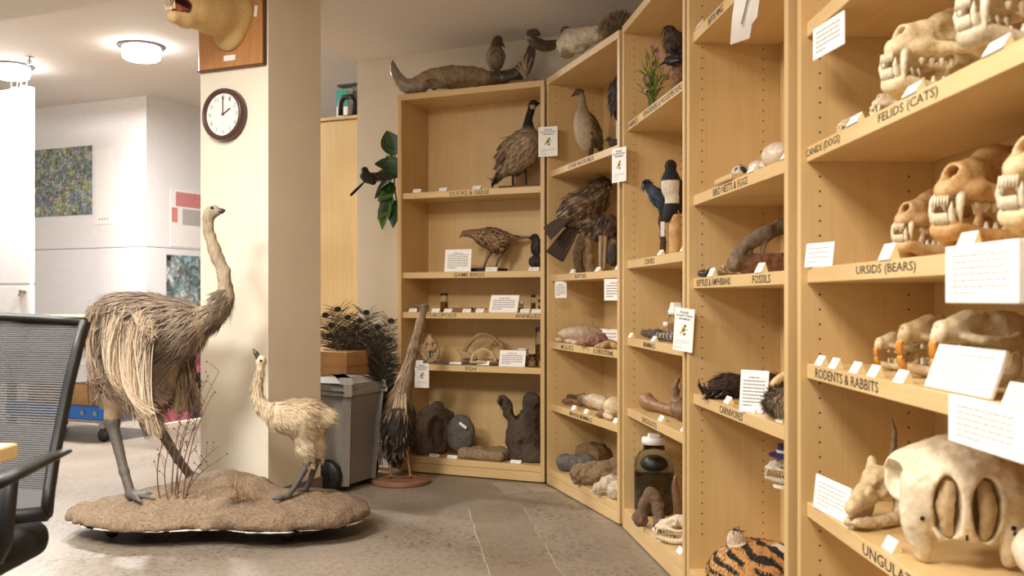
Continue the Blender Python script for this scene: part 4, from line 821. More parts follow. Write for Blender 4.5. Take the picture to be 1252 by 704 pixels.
def rodent_skull(label, loc, yaw, L, col=BON, gape=0, res=56, name='rodent_skull'):
    o = thing(name, label, 'skull', loc, yaw, None, sc=L); S = Sdf(.05)
    S.e((-.22, 0, .50), (.28, .19, .19), col).e((.08, 0, .55), (.22, .14, .14), col).c((.05, 0, .52), (.36, 0, .50), .13, .10, col).e((.40, 0, .44), (.06, .075, .08), col)
    for s in (-1, 1): S.spl([(.2, s * .12, .45), (.08, s * .26, .42), (-.12, s * .29, .42), (-.3, s * .18, .46)], [.05, .045, .04, .04], col, k=.03); S.e((-.36, s * .12, .34), (.08, .06, .07), col, k=.03)
    for s in (-1, 1): S.e((.03, s * .21, .53), (.09, .09, .07), op=-1, k=.02)
    S.e((.45, 0, .52), (.05, .05, .05), op=-1, k=.02); cr = S.build('cranium', 'bone', o, res=res, noise=(.012, 14)); S = Sdf(.03)
    for s in (-1, 1): S.spl([(.36, s * .03, .12), (.2, s * .09, .08), (0, s * .17, .07), (-.2, s * .2, .12), (-.26, s * .19, .28)], [.045, .06, .07, .06, .04], col, k=.03)
    md = S.build('mandible', 'bone', o, res=44, noise=(.01, 14)); og = (224, 150, 56)
    for s in (-1, 1):
        MB().tube([(.40, s * .024, .46), (.455, s * .025, .38), (.455, s * .025, .28), (.42, s * .025, .22)], [.032, .03, .026, .012], 8, og).build('incisor', 'gloss', cr, smooth=True); MB().tube([(.36, s * .022, .11), (.43, s * .023, .15), (.45, s * .023, .22), (.43, s * .023, .27)], [.03, .028, .024, .01], 8, og).build('incisor', 'gloss', md, smooth=True)
        for i in range(3): MB().box((.12 - .07 * i, s * .10, .34), (.055, .05, .06), col=TOO, bev=.008).build('cheek_tooth', 'bone', cr); MB().box((.12 - .07 * i, s * .10, .17), (.055, .05, .08), col=TOO, bev=.008).build('cheek_tooth', 'bone', md)
    return o
def smallbird_feathers(S, n, L, w, flow, cols, keep=None, lift=.08, seed=3):
    def cf(p, nn, g): c = np.array(cols[g.integers(len(cols))], float); return (c, c * .85)
    return coat(S, n, flow, L, w, cf, lift, .05, keep, 3, .35, np.random.default_rng(seed))
class Px:                                             # a specimen drawn at one distance: pixel columns and rows become metres there
    def __init__(s, Y): s.Y = Y
    def __call__(s, px, py, dy=0.): return A(px, py, s.Y + dy)
    def r(s, v): return v * s.Y / F
def fromz(k, i, px, d):                               # pixel row of a shelf's top at a spot
    Y = YB(k, px, d); return HZ - (ZS(k, i) - CAMZ) * F / Y

# ---- on top of the bookcases
Y = YB(1, 565, .17); q = Px(Y); zt = HB + .0
b0 = bw(1, bu(1, 560, .17), .17, zt); o = thing('horned_skull', 'long weathered skull with upswept grey horns lying on the end bookcase', 'skull', b0); S = Sdf(.03); g1, g2 = (176, 152, 120), (120, 102, 82)
S.spl([q(512, 101), q(540, 94, -.02), q(575, 94, -.04), q(608, 97, -.06)], [q.r(9), q.r(13), q.r(12), q.r(9)], g1).e(q(550, 98, -.02), (q.r(32), q.r(14), q.r(9)), (166, 142, 110)).e(q(530, 104, -.06), (q.r(12), q.r(8), q.r(7)), op=-1, k=.01).e(q(575, 104, -.09), (q.r(14), q.r(6), q.r(6)), op=-1, k=.01)
S.build('cranium', 'rock', o, b0, res=80, noise=(.008, 30)); 
h1 = Sdf(.01); h1.spl([q(515, 104), q(497, 105), q(486, 95), q(481, 82), q(480, 74)], [q.r(10), q.r(9), q.r(7), q.r(4), q.r(1)], (158, 144, 126)).build('horn', 'gloss', o, b0, res=50, noise=(.002, 60)); h1 = Sdf(.01)
h1.spl([q(605, 97, -.06), q(628, 94, -.1), q(643, 80, -.12), q(650, 60, -.12), q(650, 50, -.12)], [q.r(10), q.r(10), q.r(8), q.r(5), q.r(1.5)], (104, 88, 72)).build('horn', 'gloss', o, b0, res=50, noise=(.002, 60))
Y = YB(1, 606, .10); q = Px(Y); b0 = bw(1, bu(1, 606, .10), .10, zt); o = thing('standing_duck', 'small brown duck standing upright by the horned skull', 'bird', b0); S = Sdf(.012)
S.e(q(606, 70), (q.r(11.5), q.r(12), q.r(15)), (150, 132, 108)).spl([q(606, 60), q(607, 53), q(609, 49)], [q.r(7), q.r(5.5), q.r(5.5)], (96, 72, 54)).path([q(611, 50, -.01), q(615, 55, -.02), q(617, 57, -.02)], [q.r(2.5), q.r(1.6), q.r(.8)], (60, 50, 44), k=.004); S.build('body', 'feather', o, b0, res=44)
smallbird_feathers(S, 260, .025, .007, lambda p, n: (.1, 0, -1), [(160, 142, 116), (134, 114, 92), (118, 98, 80)], lambda p, n: p[2] < q(0, 58)[2]).build('plumage', 'barb', o, b0, kind='stuff')
for x in (600, 611): MB().tube([q(x, 82), tuple(np.array(q(x, 88)) * (1, 1, 0) + (0, 0, zt + .004))], [.004, .003], 6, (120, 90, 60)).build('leg', 'skin', o, b0)
MB().lathe([(.001, 0), (.05, 0), (.05, .006), (.001, .006)], 20, b0).build('stand', 'walnut', o, b0)
b0 = bw(1, bu(1, 642, .1), .1, zt); o = thing('wooden_block', 'reddish wooden block on the end bookcase', 'block', b0, B[1].rz); MB().box((0, 0, .014), (.15, .09, .028), bev=.003).build('block', 'redwood', o)
b1 = b0 + (0, 0, .0285); o = thing('coral_sprig', 'small pale coral sprig on the reddish wooden block', 'coral', b1); g = np.random.default_rng(2); S = Sdf(.004)
for i in range(14): d = np.array((g.normal(0, .5), g.normal(0, .4), .8)); d /= np.linalg.norm(d); S.path([b1 + (0, 0, .02), b1 + (0, 0, .045) + d * .05, b1 + (0, 0, .05) + d * (.07 + .03 * g.random())], [.007, .005, .003], (186, 166, 136))
S.path([b1, b1 + (0, 0, .05)], [.012, .007], (150, 130, 104)).build('sprig', 'bone', o, b1, res=44)
Y = 4.75; q = Px(Y); b0 = np.array(q(705, 62)); b0[2] = zt; o = thing('bison_skull', 'white horned skull with dark curved horn on the angled bookcase', 'skull', b0); S = Sdf(.03); w1 = (232, 218, 194); zz = lambda p: p
S.e(q(705, 52), (q.r(17), q.r(16), q.r(13)), w1).spl([q(700, 50), q(722, 44, -.05), q(738, 38, -.1)], [q.r(13), q.r(10), q.r(8)], w1).e(q(692, 66), (q.r(8), q.r(8), q.r(6)), (150, 124, 98)).spl([q(690, 56, .02), q(682, 55), q(676, 55)], [q.r(6), q.r(5), q.r(4.5)], w1).e(q(712, 60, -.06), (q.r(8), q.r(8), q.r(6)), op=-1, k=.01).e(q(736, 42, -.15), (q.r(5), q.r(5), q.r(3)), op=-1, k=.01)
S.e(q(692, 46), (q.r(6), q.r(9), q.r(8)), (164, 150, 130)); S.build('cranium', 'bone', o, b0, res=70, noise=(.006, 30)); S = Sdf(.008); S.spl([q(678, 55), q(664, 56, -.02), q(652, 50, -.04), q(648, 42, -.04), q(655, 40, -.04), q(660, 43, -.03)], [q.r(6), q.r(7), q.r(6), q.r(5), q.r(4), q.r(1.5)], (78, 62, 52)).build('horn', 'gloss', o, b0, res=50, noise=(.002, 60))
S = Sdf(.008); S.spl([q(694, 44, .08), q(690, 38, .14), q(694, 34, .17)], [q.r(6), q.r(5), q.r(2)], (78, 62, 52)).build('horn', 'gloss', o, b0, res=34)
Y = 4.42; q = Px(Y); b0 = np.array(q(752, 34)); b0[2] = zt; o = thing('spiny_mammal', 'brown bristly hedgehog-like mount at the corner of the bookcase tops', 'taxidermy', b0); S = Sdf(.02); c0 = np.array(q(754, 32)); c0[2] = zt + .062
S.e(c0, (q.r(18), .07, .055), (122, 100, 76)).e(c0 + (-.06, -.02, -.02), (.03, .03, .025), (150, 128, 100)); S.build('body', 'fur', o, b0, res=40)
coat(S, 1600, lambda p, n: (.3, .1, .6), .035, .0024, lambda p, n, g: (np.array((96, 76, 58)), np.array((190, 168, 134))) if g.random() < .6 else (np.array((120, 98, 74)), np.array((84, 68, 52))), .8, 0, lambda p, n: p[2] > zt + .025, 2, .1).build('spines', 'barb', o, b0, kind='stuff')

# ---- bay 1
k = 1
Y = YB(1, 632, .15); q = Px(Y); b0 = bw(1, bu(1, 634, .15), .15, ZS(1, 0)); o = thing('canada_goose', 'brown goose with black neck and white cheek on the ducks and geese shelf', 'bird', b0); S = Sdf(.03); bg_, bk = (138, 116, 90), (34, 30, 30)
S.e(q(633, 187), (q.r(30), q.r(22), q.r(22)), (150, 128, 102), R=Ry(-.85)).e(q(646, 178), (q.r(17), q.r(18), q.r(23)), (160, 138, 112)).e(q(616, 208), (q.r(15), q.r(12), q.r(7)), (176, 158, 132), R=Ry(-.85))
S.spl([q(646, 158), q(646, 147), q(649, 136), q(651, 128)], [q.r(7.5), q.r(4.6), q.r(4.2), q.r(4.5)], bk, k=.012).e(q(652.5, 126.5), (q.r(5.6), q.r(4.4), q.r(4.6)), bk, k=.006).path([q(655, 127), q(659.5, 126.5)], [q.r(2.6), q.r(1.1)], bk, k=.004)
S.build('body', 'feather', o, b0, res=84, paint=lambda V, n, C: np.where(((np.linalg.norm((V - q(651, 131.5)) * (1, .5, 1), axis=1) < q.r(3.6)))[:, None], lin((206, 178, 140)), C))
def gcol(p, n, g): t = (p[0] - q(605, 0)[0]) / q.r(50); c = np.array((128, 106, 82)) * (1 - t) + np.array((192, 170, 142)) * t + g.normal(0, 9); return (c * .9, np.clip(c * 1.15, 0, 255))
coat(S, 900, lambda p, n: (-.7, 0, -.75), .05, .016, gcol, .04, .0, lambda p, n: p[2] < q(0, 160)[2], 3, .6).build('plumage', 'barb', o, b0, kind='stuff')
m = MB()
for i in range(9): m.blade(q(612, 205 + i * .6, -.05 + .012 * i), q(600, 226, 0) - q(612, 204, 0), np.array((-.5, -.6, .4)), .10, .02, (36, 31, 28), 0, 3, .6)
m.build('tail', 'barb', o, b0); m = MB()
for i in range(14): m.blade(q(634 - i * 1.2, 168 + i * 1.6, -.085), np.array((-.62, -.08, -.78)), np.array((-.2, -1, .2)), .16 - .004 * i, .022, (96, 78, 60) if i % 2 else (120, 99, 76), 0, 3, .5)
m.build('wing', 'barb', o, b0)
for x in (626, 642): MB().tube([q(x, 205), q(x + 1, 216), np.array((q(x + 1, 0)[0], Y, ZS(1, 0) + .022))], [.012, .006, .006], 8, (66, 58, 52)).build('leg', 'skin', o, b0, smooth=True)
MB().box(b0 + (.04, .0, .011), (.26, .16, .02), R=Rz(B[1].rz), bev=.004).build('stand', 'walnut', o, b0)
tents(1, 0, [(509, 'at the empty end of the ducks and geese shelf'), (541, 'just left of the word ducks on its shelf'), (582, 'above the word geese near the goose tail')], 'ducks and geese shelf', w=.05)
Y = YB(1, 600, .16); q = Px(Y); b0 = bw(1, bu(1, 597, .16), .16, ZS(1, 1)); o = thing('hen_pheasant', 'speckled brown pheasant on a dark plinth on the game birds shelf', 'bird', b0); S = Sdf(.022); pc_ = (150, 116, 84)
S.e(q(601, 291), (q.r(22), q.r(15), q.r(13)), pc_, R=Ry(.12)).e(q(608, 299), (q.r(13), q.r(13), q.r(11)), pc_).spl([q(588, 289), q(579, 286), q(572, 285)], [q.r(8), q.r(5.5), q.r(4)], (140, 100, 74), k=.012).e(q(568.5, 285.5), (q.r(5), q.r(3.8), q.r(4)), (132, 92, 72), k=.006).path([q(565, 287), q(561, 291)], [q.r(2), q.r(.8)], (150, 130, 100), k=.003).spl([q(618, 290), q(632, 290.5), q(655, 290)], [q.r(6), q.r(2.6), q.r(1.1)], (140, 112, 84))
S.build('body', 'feather', o, b0, res=84); smallbird_feathers(S, 1100, .022, .009, lambda p, n: (1, 0, -.15), [(60, 44, 34), (186, 150, 112), (84, 62, 46), (166, 130, 94), (204, 172, 132)], lambda p, n: q(576, 0)[0] < p[0] < q(634, 0)[0]).build('plumage', 'barb', o, b0, kind='stuff')
for xa, ya, xb in ((600, 305, 591), (613, 308, 606)): MB().tube([q(xa, ya), q((xa * .5 + xb * .5), 316), np.array((q(xb, 0)[0], Y, ZS(1, 1) + .023))], [.02, .008, .005], 8, (150, 122, 90)).build('leg', 'skin', o, b0, smooth=True)
MB().box(b0 + (0, 0, .011), (.18, .14, .021), R=Rz(B[1].rz), bev=.003).build('plinth', 'black', o, b0)
card(bw(1, bu(1, 559, .02), .02, ZS(1, 1)), B[1].rz, .165, .125, 'square white information card beside the pheasant', .12, .004, 9); tent(bw(1, bu(1, 600, .04), .04, ZS(1, 1) + .022 * 0 + .0003), B[1].rz, 'white tent card in front of the pheasant plinth', 'tent cards by the game birds', .07, .024); tent(bw(1, bu(1, 652, .03), .03, ZS(1, 1) + .0003), B[1].rz, 'white tent card under the dark crested bird on the game birds shelf', 'tent cards by the game birds', .06, .02)
Y = YB(1, 656, .14); q = Px(Y); b0 = bw(1, bu(1, 655, .14), .14, ZS(1, 1)); o = thing('dark_grouse', 'small dark bird perched on a rough stone beside the pheasant', 'bird', b0); S = Sdf(.012); dkb = (58, 50, 46)
S.e(q(656, 301), (q.r(7), q.r(8), q.r(11)), dkb).e(q(654, 290), (q.r(4.5), q.r(4.5), q.r(4.5)), dkb).path([q(652, 290), q(648.5, 292)], [q.r(2), q.r(.8)], (40, 34, 30)); S.build('body', 'feather', o, b0, res=40); smallbird_feathers(S, 200, .03, .008, lambda p, n: (.2, 0, -1), [(54, 46, 44), (40, 35, 33), (84, 74, 68)]).build('plumage', 'barb', o, b0, kind='stuff')
Sdf(.01).e(q(655, 320), (q.r(9), q.r(8), q.r(8)), (70, 58, 50)).b((b0[0], b0[1], b0[2] - .5), (1, 1, .5), op=-1, k=.003).build('stone_perch', 'rock', o, b0, res=34, noise=(.004, 50))
# arthropods and annelids
def vial(label, pos, h, r, lidc='black', content=None, name='vial', group=None, lidh=.012):
    o = thing(name, label, 'jar', pos, 0, group); MB().lathe([(.001, .0005), (r, .0005), (r, h * .82), (r * .85, h * .88), (r * .85, h), (.001, h)], 16).build('glass', 'glass', o, smooth=True)
    MB().lathe([(.001, .003), (r * .86, .003), (r * .86, h * .62), (.001, h * .62)], 14, col=(200, 170, 110)).build('contents', content or 'amber', o, smooth=True); MB().lathe([(.001, h), (r * .98, h), (r * .98, h + lidh), (.001, h + lidh)], 16).build('lid', lidc, o, smooth=True); return o
z = ZS(1, 2); tents(1, 2, [(504, 'beside the upright panel on the arthropods shelf'), (532, 'between the tall bird and the glass vial'), (547, 'in front of the tall black capped vial'), (570, 'in front of the insect tray'), (586, 'in front of the crab shell')], 'arthropods and annelids shelf', w=.05); tents(1, 2, [(641, 'in front of the white capped vial'), (655, 'in front of the narrow vial by the annelids lettering')], 'arthropods and annelids shelf', w=.055)
vial('tall glass vial with black cap on the arthropods shelf', bw(1, bu(1, 543, .1), .1, z), .095, .022); vial('narrow glass vial with black cap by the annelids card', bw(1, bu(1, 652, .1), .1, z), .085, .013); vial('small glass vial with dark cap at the end of the annelids shelf', bw(1, bu(1, 661, .09), .09, z), .06, .014); vial('short white capped vial beside the annelids card', bw(1, bu(1, 637, .08), .08, z), .045, .014, 'card', lidh=.016)
card(bw(1, bu(1, 614.5, .02), .02, z), B[1].rz, .17, .1, 'white slanted information card on the arthropods shelf', .35, .004, 6)
b0 = bw(1, bu(1, 566, .12), .12, z); o = thing('insect_tray', 'low dark insect specimen tray on the arthropods shelf', 'tray', b0, B[1].rz); MB().box((0, 0, .012), (.15, .09, .024), bev=.003).build('tray', 'redwood', o); MB().box((0, 0, .0245), (.13, .075, .003)).build('liner', 'kraft', o)
b0 = bw(1, bu(1, 588, .07), .07, z); S = Sdf(.006); o = thing('crab_shell', 'small pale crab shell on the arthropods shelf', 'shell', b0); S.e(b0 + (0, 0, .018), (.022, .018, .014), (206, 182, 146))
for s in (-1, 1):
    for a in (-.4, .2, .8): S.path([b0 + (s * .015, -.005, .016), b0 + (s * .03, -.012 + .014 * a, .024), b0 + (s * .042, -.01 + .02 * a, .003)], [.004, .003, .002], (186, 150, 112))
S.build('carapace', 'bone', o, b0, res=40)
b0 = bw(1, bu(1, 513, .09), .09, z); o = thing('insect_model', 'brown mounted beetle on the arthropods shelf behind the tall bird', 'insect', b0); S = Sdf(.006); S.e(b0 + (0, 0, .035), (.03, .015, .013), (140, 112, 82)).e(b0 + (.035, 0, .033), (.012, .01, .009), (110, 86, 62)).path([b0, b0 + (0, 0, .03)], [.006, .005], (120, 100, 80)); S.build('body', 'gloss', o, b0, res=36)
# fish
z = ZS(1, 3); q = Px(YB(1, 526, .12)); b0 = bw(1, bu(1, 526, .12), .12, z); o = thing('fish_skull', 'upright pale fish skull with gaping toothed jaws on the fish shelf', 'skull', b0); S = Sdf(.01); c = (196, 166, 124)
S.e(q(526, 425), (q.r(8.5), q.r(8), q.r(13)), c).e(q(526, 415), (q.r(5), q.r(5), q.r(7)), c).spl([q(518, 424), q(519, 436), q(526, 440), q(534, 436), q(534, 424)], [q.r(3)] * 5, c).e(q(522, 422, -.03), (q.r(2.6), q.r(4), q.r(3)), op=-1, k=.004).e(q(531, 421, -.03), (q.r(2.4), q.r(4), q.r(3)), op=-1, k=.004).e(q(527, 433, -.02), (q.r(4), q.r(8), q.r(4)), op=-1, k=.004).b((b0[0], b0[1], z - .5), (1, 1, .5), op=-1, k=.002)
S.build('bone', 'bone', o, b0, res=60, noise=(.004, 60))
for x in (524, 528, 531): MB().tube([q(x, 431, -.03), q(x, 437, -.03)], [.004, .001], 6, TOO).build('tooth', 'gloss', o, b0)
b0 = bw(1, bu(1, 555, .1), .1, z); o = thing('grey_mat', 'dark grey patterned mat under the fish specimens', 'mat', b0, B[1].rz); MB().box((0, 0, .002), (.56, .16, .004)).build('mat', 'basegrey', o)
def jaws(label, px, py, w, h, d, thick, c):
    q = Px(YB(1, px, d)); zz = z + .0045; b0 = bw(1, bu(1, px, d), d, zz); o = thing('shark_jaw', label, 'jaw', b0); bt = HZ - (zz - CAMZ) * F / q.Y; S = Sdf(.006)
    S.spl([q(px - w, bt - 3), q(px - w * .75, bt - h * .62), q(px, bt - h + 2), q(px + w * .8, bt - h * .6), q(px + w, bt - 3)], np.array([1, 1.15, .9, 1.2, 1]) * q.r(thick), c).spl([q(px - w, bt - 3), q(px - w * .5, bt - 3, -.03), q(px + w * .4, bt - 3.2, -.03), q(px + w, bt - 3)], [q.r(thick)] * 4, c); S.build('jaw', 'bone', o, b0, res=56, noise=(.002, 60))
    m = MB(); 
    for i in range(14): t = i / 13; a = q(px - w * .7 * math.cos(math.pi * t) , bt - 5 - (h - 6) * math.sin(math.pi * t) * .93, -.005); m.tube([a, a + (0, -.004, -.012)], [.003, .0005], 4, TOO)
    m.build('teeth', 'gloss', o, b0, kind='stuff'); return o
jaws('large arched shark jaw on the fish shelf', 592, 440, 26, 38, .17, 2.4, (176, 140, 98)); jaws('small pale shark jaw in front of the large one', 591, 441, 15, 21, .06, 1.7, (214, 186, 142))
S = Sdf(.008); q = Px(YB(1, 568, .08)); b0 = bw(1, bu(1, 568, .08), .08, z + .0045); o = thing('fish_tail', 'dried fan shaped fish bone lying on the grey mat', 'bone', b0)
for a in range(5): S.path([q(580, 437), q(560 + a * 1.5, 427 + a * 2.6)], [q.r(2.2), q.r(1.5)], (190, 158, 116))
S.build('fan', 'bone', o, b0, res=44)
tents(1, 3, [(512, 'on the fish shelf beside the fish skull')], 'fish shelf', w=.045, d=.02); tent(bw(1, bu(1, 556, .03), .03, z + .0045), B[1].rz, 'low white label on the grey mat of the fish shelf', 'tent cards on the grey mat', .075, .012); tent(bw(1, bu(1, 590, .025), .025, z + .0045), B[1].rz, 'white tent card before the small shark jaw', 'tent cards on the grey mat', .075, .024)
card(bw(1, bu(1, 625.5, .02), .02, z), B[1].rz, .155, .09, 'white information card in front of the jars on the fish shelf', .2, .004, 6)
o = vial('tall amber jar with navy lid on the fish shelf', bw(1, bu(1, 661.5, .17), .17, z), .19, .032, 'navy', 'amber', 'specimen_jar', lidh=.02)
vial('small black lidded jar of shells on the fish shelf', bw(1, bu(1, 651, .05), .05, z), .058, .022, 'black', 'kraft', 'specimen_jar'); vial('small black lidded jar next to the amber jar', bw(1, bu(1, 662, .05), .05, z), .058, .018, 'black', 'kraft', 'specimen_jar'); vial('white lidded dish behind the fish information card', bw(1, bu(1, 640, .15), .15, z), .085, .03, 'card', 'kraft', 'specimen_jar', lidh=.01)
p = bw(1, bu(1, 515, .004), .004, 0); notice(bw(1, bu(1, 514.5, .0), -.003 + .015, CAMZ + (HZ - 459) / F * p[1]), B[1].rz, 'printed do not touch notice hanging from the fish shelf', .092, .138)
# big bones at the foot
z = ZB; q = Px(YB(1, 535, .15)); b0 = bw(1, bu(1, 530, .15), .15, z); o = thing('whale_vertebra', 'large brown hollow vertebra with an arched opening at the bookcase foot', 'bone', b0); S = Sdf(.02); c = (112, 94, 76); c2 = (150, 116, 86)
S.e(q(531, 530), (q.r(25), q.r(18), q.r(27)), c).e(q(533, 528, -.07), (q.r(10), q.r(16), q.r(21)), op=-1, k=.02).path([q(520, 505), q(534, 499), q(548, 508)], [q.r(8), q.r(7), q.r(7)], (100, 84, 68)).e(q(518, 545, -.03), (q.r(13), q.r(14), q.r(14)), c).b((b0[0], b0[1], z - .5), (1, 1, .5), op=-1, k=.003); S.build('bone', 'rock', o, b0, res=70, noise=(.006, 28))
q = Px(YB(1, 565, .11)); b0 = bw(1, bu(1, 565, .11), .11, z); o = thing('vertebra_disc', 'grey oval vertebra disc leaning beside the hollow vertebra', 'bone', b0); S = Sdf(.012); S.e(q(563, 530), (q.r(18), .05, q.r(23.5)), (108, 100, 92), R=Rz(-.35) @ Rx(-.12)).b((b0[0], b0[1], z - .5), (1, 1, .5), op=-1, k=.003); S.build('disc', 'rock', o, b0, res=60, noise=(.004, 30)); MB().box(q(566, 520, -.062), (.05, .003, .014), R=Rz(-.35) @ Ry(.6)).build('paper_label', 'card', o, b0)
q = Px(YB(1, 593, .09)); b0 = bw(1, bu(1, 593, .09), .09, z); o = thing('stone_slab', 'flat pale stone slab lying at the bookcase foot', 'stone', b0); Sdf(.01).b(b0 + (0, 0, .03), (.14, .075, .03), (168, 142, 110), rr=.025, R=Rz(B[1].rz)).e(b0 + (.06, .02, .045), (.06, .05, .02), (150, 124, 96)).build('slab', 'rock', o, b0, res=60, noise=(.008, 24))
q = Px(YB(1, 645, .16)); b0 = bw(1, bu(1, 642, .16), .16, z); o = thing('massive_limb_bone', 'massive dark brown forked bone standing at the bookcase foot', 'bone', b0); S = Sdf(.03); c = (94, 78, 64)
S.spl([q(645, 560), q(640, 535), q(640, 515)], [q.r(20), q.r(22), q.r(15)], c).spl([q(634, 516), q(622, 500), q(615, 490)], [q.r(10), q.r(8), q.r(7)], c).spl([q(645, 515), q(648, 500), q(647, 490)], [q.r(13), q.r(10), q.r(10)], (84, 70, 58)).e(q(653, 488), (q.r(8), q.r(10), q.r(6)), c).e(q(656, 560, -.07), (q.r(12), q.r(12), q.r(10)), c).e(q(614, 492, -.03), (q.r(4), q.r(8), q.r(5)), op=-1, k=.01).e(q(632, 500, -.02), (q.r(6), q.r(20), q.r(14)), op=-1, k=.02).e(q(640, 545, -.11), (q.r(6), q.r(5), q.r(10)), op=-1, k=.02).b((b0[0], b0[1], z - .5), (1, 1, .5), op=-1, k=.003)
S.build('bone', 'rock', o, b0, res=80, noise=(.007, 26)); tents(1, 9, [(530, 'in front of the hollow vertebra'), (552, 'in front of the grey vertebra disc'), (630, 'between the stone slab and the massive forked bone')], 'bottom of the end bookcase', d=.025, w=.062, h=.016)
p = bw(1, B[1].W, -.004, 0); o = notice(np.array(((670 - CX) / F * 5.12, 5.12, CAMZ + (HZ - 173) / F * 5.12)), -.35, 'printed do not touch notice on the post beside the goose')
# ---- bay 2: water birds
z = ZS(2, 0); q = Px(YB(2, 716, .12)); b0 = bw(2, bu(2, 714, .12), .12, z); o = thing('grey_goose', 'upright grey brown water bird with dark head on a white plate', 'bird', b0); S = Sdf(.02); lt, dk_ = (188, 168, 140), (104, 88, 72)
S.e(q(715, 160), (q.r(13), q.r(14), q.r(27)), lt, R=Ry(-.2)).e(q(724, 158, .02), (q.r(10), q.r(12), q.r(24)), dk_, R=Ry(-.42)).spl([q(713, 142), q(712, 128), q(711.5, 118)], [q.r(8), q.r(4.6), q.r(4)], (160, 140, 114), k=.014).e(q(708, 112.5), (q.r(6.2), q.r(4.6), q.r(4.6)), (88, 70, 56), k=.008).path([q(703.5, 114), q(699, 118)], [q.r(2.4), q.r(1)], (70, 56, 46), k=.003)
S.build('body', 'feather', o, b0, res=70); smallbird_feathers(S, 500, .04, .011, lambda p, n: (.35, 0, -1), [(112, 94, 76), (92, 76, 62), (132, 112, 90)], lambda p, n: p[0] > q(720, 0)[0] and p[2] < q(0, 134)[2]).build('plumage', 'barb', o, b0, kind='stuff')
MB().box(b0 + (0, 0, .008), (.13, .12, .014), R=Rz(B[2].rz), bev=.003).build('plate', 'card', o, b0)
q = Px(YB(2, 752, .2)); b0 = bw(2, bu(2, 752, .2), .2, z); o = thing('hanging_diver', 'dark grey diving bird hung with its breast outwards near the water birds', 'bird', b0); S = Sdf(.015); S.e(q(754, 118), (q.r(10), q.r(9), q.r(22)), (92, 84, 80)).e(q(758, 97), (q.r(6), q.r(6), q.r(6)), (74, 66, 62)); S.build('body', 'feather', o, b0, res=44); smallbird_feathers(S, 260, .05, .01, lambda p, n: (0, 0, -1), [(86, 80, 80), (110, 104, 102), (66, 60, 58)]).build('plumage', 'barb', o, b0, kind='stuff'); MB().tube([q(754, 136), np.array((q(754, 0)[0], q.Y, z))], .004, 6).build('wire_stand', 'metal', o, b0)
q = Px(YB(2, 752, .05)); b0 = bw(2, bu(2, 752, .05), .05, z); o = thing('shore_bird', 'tiny dark and white shore bird at the end of the water birds shelf', 'bird', b0); S = Sdf(.008); c0 = b0 + (0, 0, .026); S.e(c0, (.03, .02, .02), (70, 58, 50)).e(c0 + (-.028, 0, .016), .012, (60, 50, 44)).path([c0 + (-.038, 0, .016), c0 + (-.055, 0, .012)], [.003, .001], (40, 34, 30)).path([c0 + (.02, 0, 0), c0 + (.055, 0, .004)], [.01, .003], (200, 188, 170)); S.build('body', 'feather', o, b0, res=36)
for s in (-1, 1): MB().tube([c0 + (0, s * .008, -.012), np.array((c0[0], c0[1] + s * .008, z))], .0018, 5, (120, 80, 50)).build('leg', 'skin', o, b0)
# raptors
z = ZS(2, 1); q = Px(YB(2, 714, .13)); b0 = bw(2, bu(2, 715, .13), .13, z); o = thing('perched_hawk', 'mottled brown hawk perched on a driftwood stump on the raptors shelf', 'bird', b0); S = Sdf(.025); hb = (124, 100, 76)
S.e(q(712, 252), (q.r(31), q.r(20), q.r(20)), hb, R=Ry(-.62)).e(q(730, 240), (q.r(16), q.r(15), q.r(20)), (122, 98, 74)).e(q(738, 226), (q.r(9.5), q.r(8.5), q.r(9)), (116, 92, 70), k=.012).e(q(722, 272), (q.r(15), q.r(14), q.r(13)), (150, 126, 98)); S.path([q(742, 226, -.02), q(746, 229, -.03), q(746, 232, -.03)], [q.r(2.5), q.r(2), q.r(.7)], (60, 50, 44), k=.004)
S.build('body', 'feather', o, b0, res=70, noise=(.004, 50)); smallbird_feathers(S, 1300, .045, .013, lambda p, n: (-.8, 0, -.6), [(104, 82, 62), (146, 118, 90), (84, 66, 52), (178, 152, 120), (124, 98, 74)], None, .12).build('plumage', 'barb', o, b0, kind='stuff')
m = MB()
for i in range(12): m.blade(q(700 - i * .6, 258 + i * 1.1, -.03 - .004 * i), q(655 + i * 1.2, 286 + i * .8) - q(700, 260), np.array((-.3, -1, .4)), .17 - .004 * i, .02, (58, 46, 38) if i % 2 else (88, 70, 54), 0, 3, .5)
m.build('wing', 'barb', o, b0); m = MB()
for i in range(9): m.blade(q(700 + i, 272 + i * .6, .0), q(666 + i * 1.8, 312) - q(700, 272), np.array((-.3, -1, .3)), .20, .024, (140, 114, 86) if i % 2 else (72, 56, 44), 0, 3, .7, col2=(60, 46, 38))
m.build('tail', 'barb', o, b0)
for x in (714, 721): MB().tube([q(x, 282, -.02), q(x, 290, -.02)], [.016, .01], 8, (150, 124, 90)).build('leg', 'skin', o, b0, smooth=True)
S = Sdf(.012); bt = HZ - (z - CAMZ) * F / q.Y; S.spl([q(709, bt), q(707, bt - 20), q(712, 291)], [q.r(7), q.r(6), q.r(6)], (112, 88, 66)).spl([q(721, bt), q(720, bt - 22), q(718, 290)], [q.r(6), q.r(4.5), q.r(6)], (168, 138, 104)).b((b0[0], b0[1], z - .5), (1, 1, .5), op=-1, k=.002); S.build('driftwood_stump', 'rock', o, b0, res=50, noise=(.006, 40))
q = Px(YB(2, 744, .09)); b0 = bw(2, bu(2, 742, .09), .09, z); o = thing('falcon', 'darker raptor with pale legs crouched beside the perched hawk', 'bird', b0); S = Sdf(.02); bt = HZ - (z - CAMZ) * F / q.Y
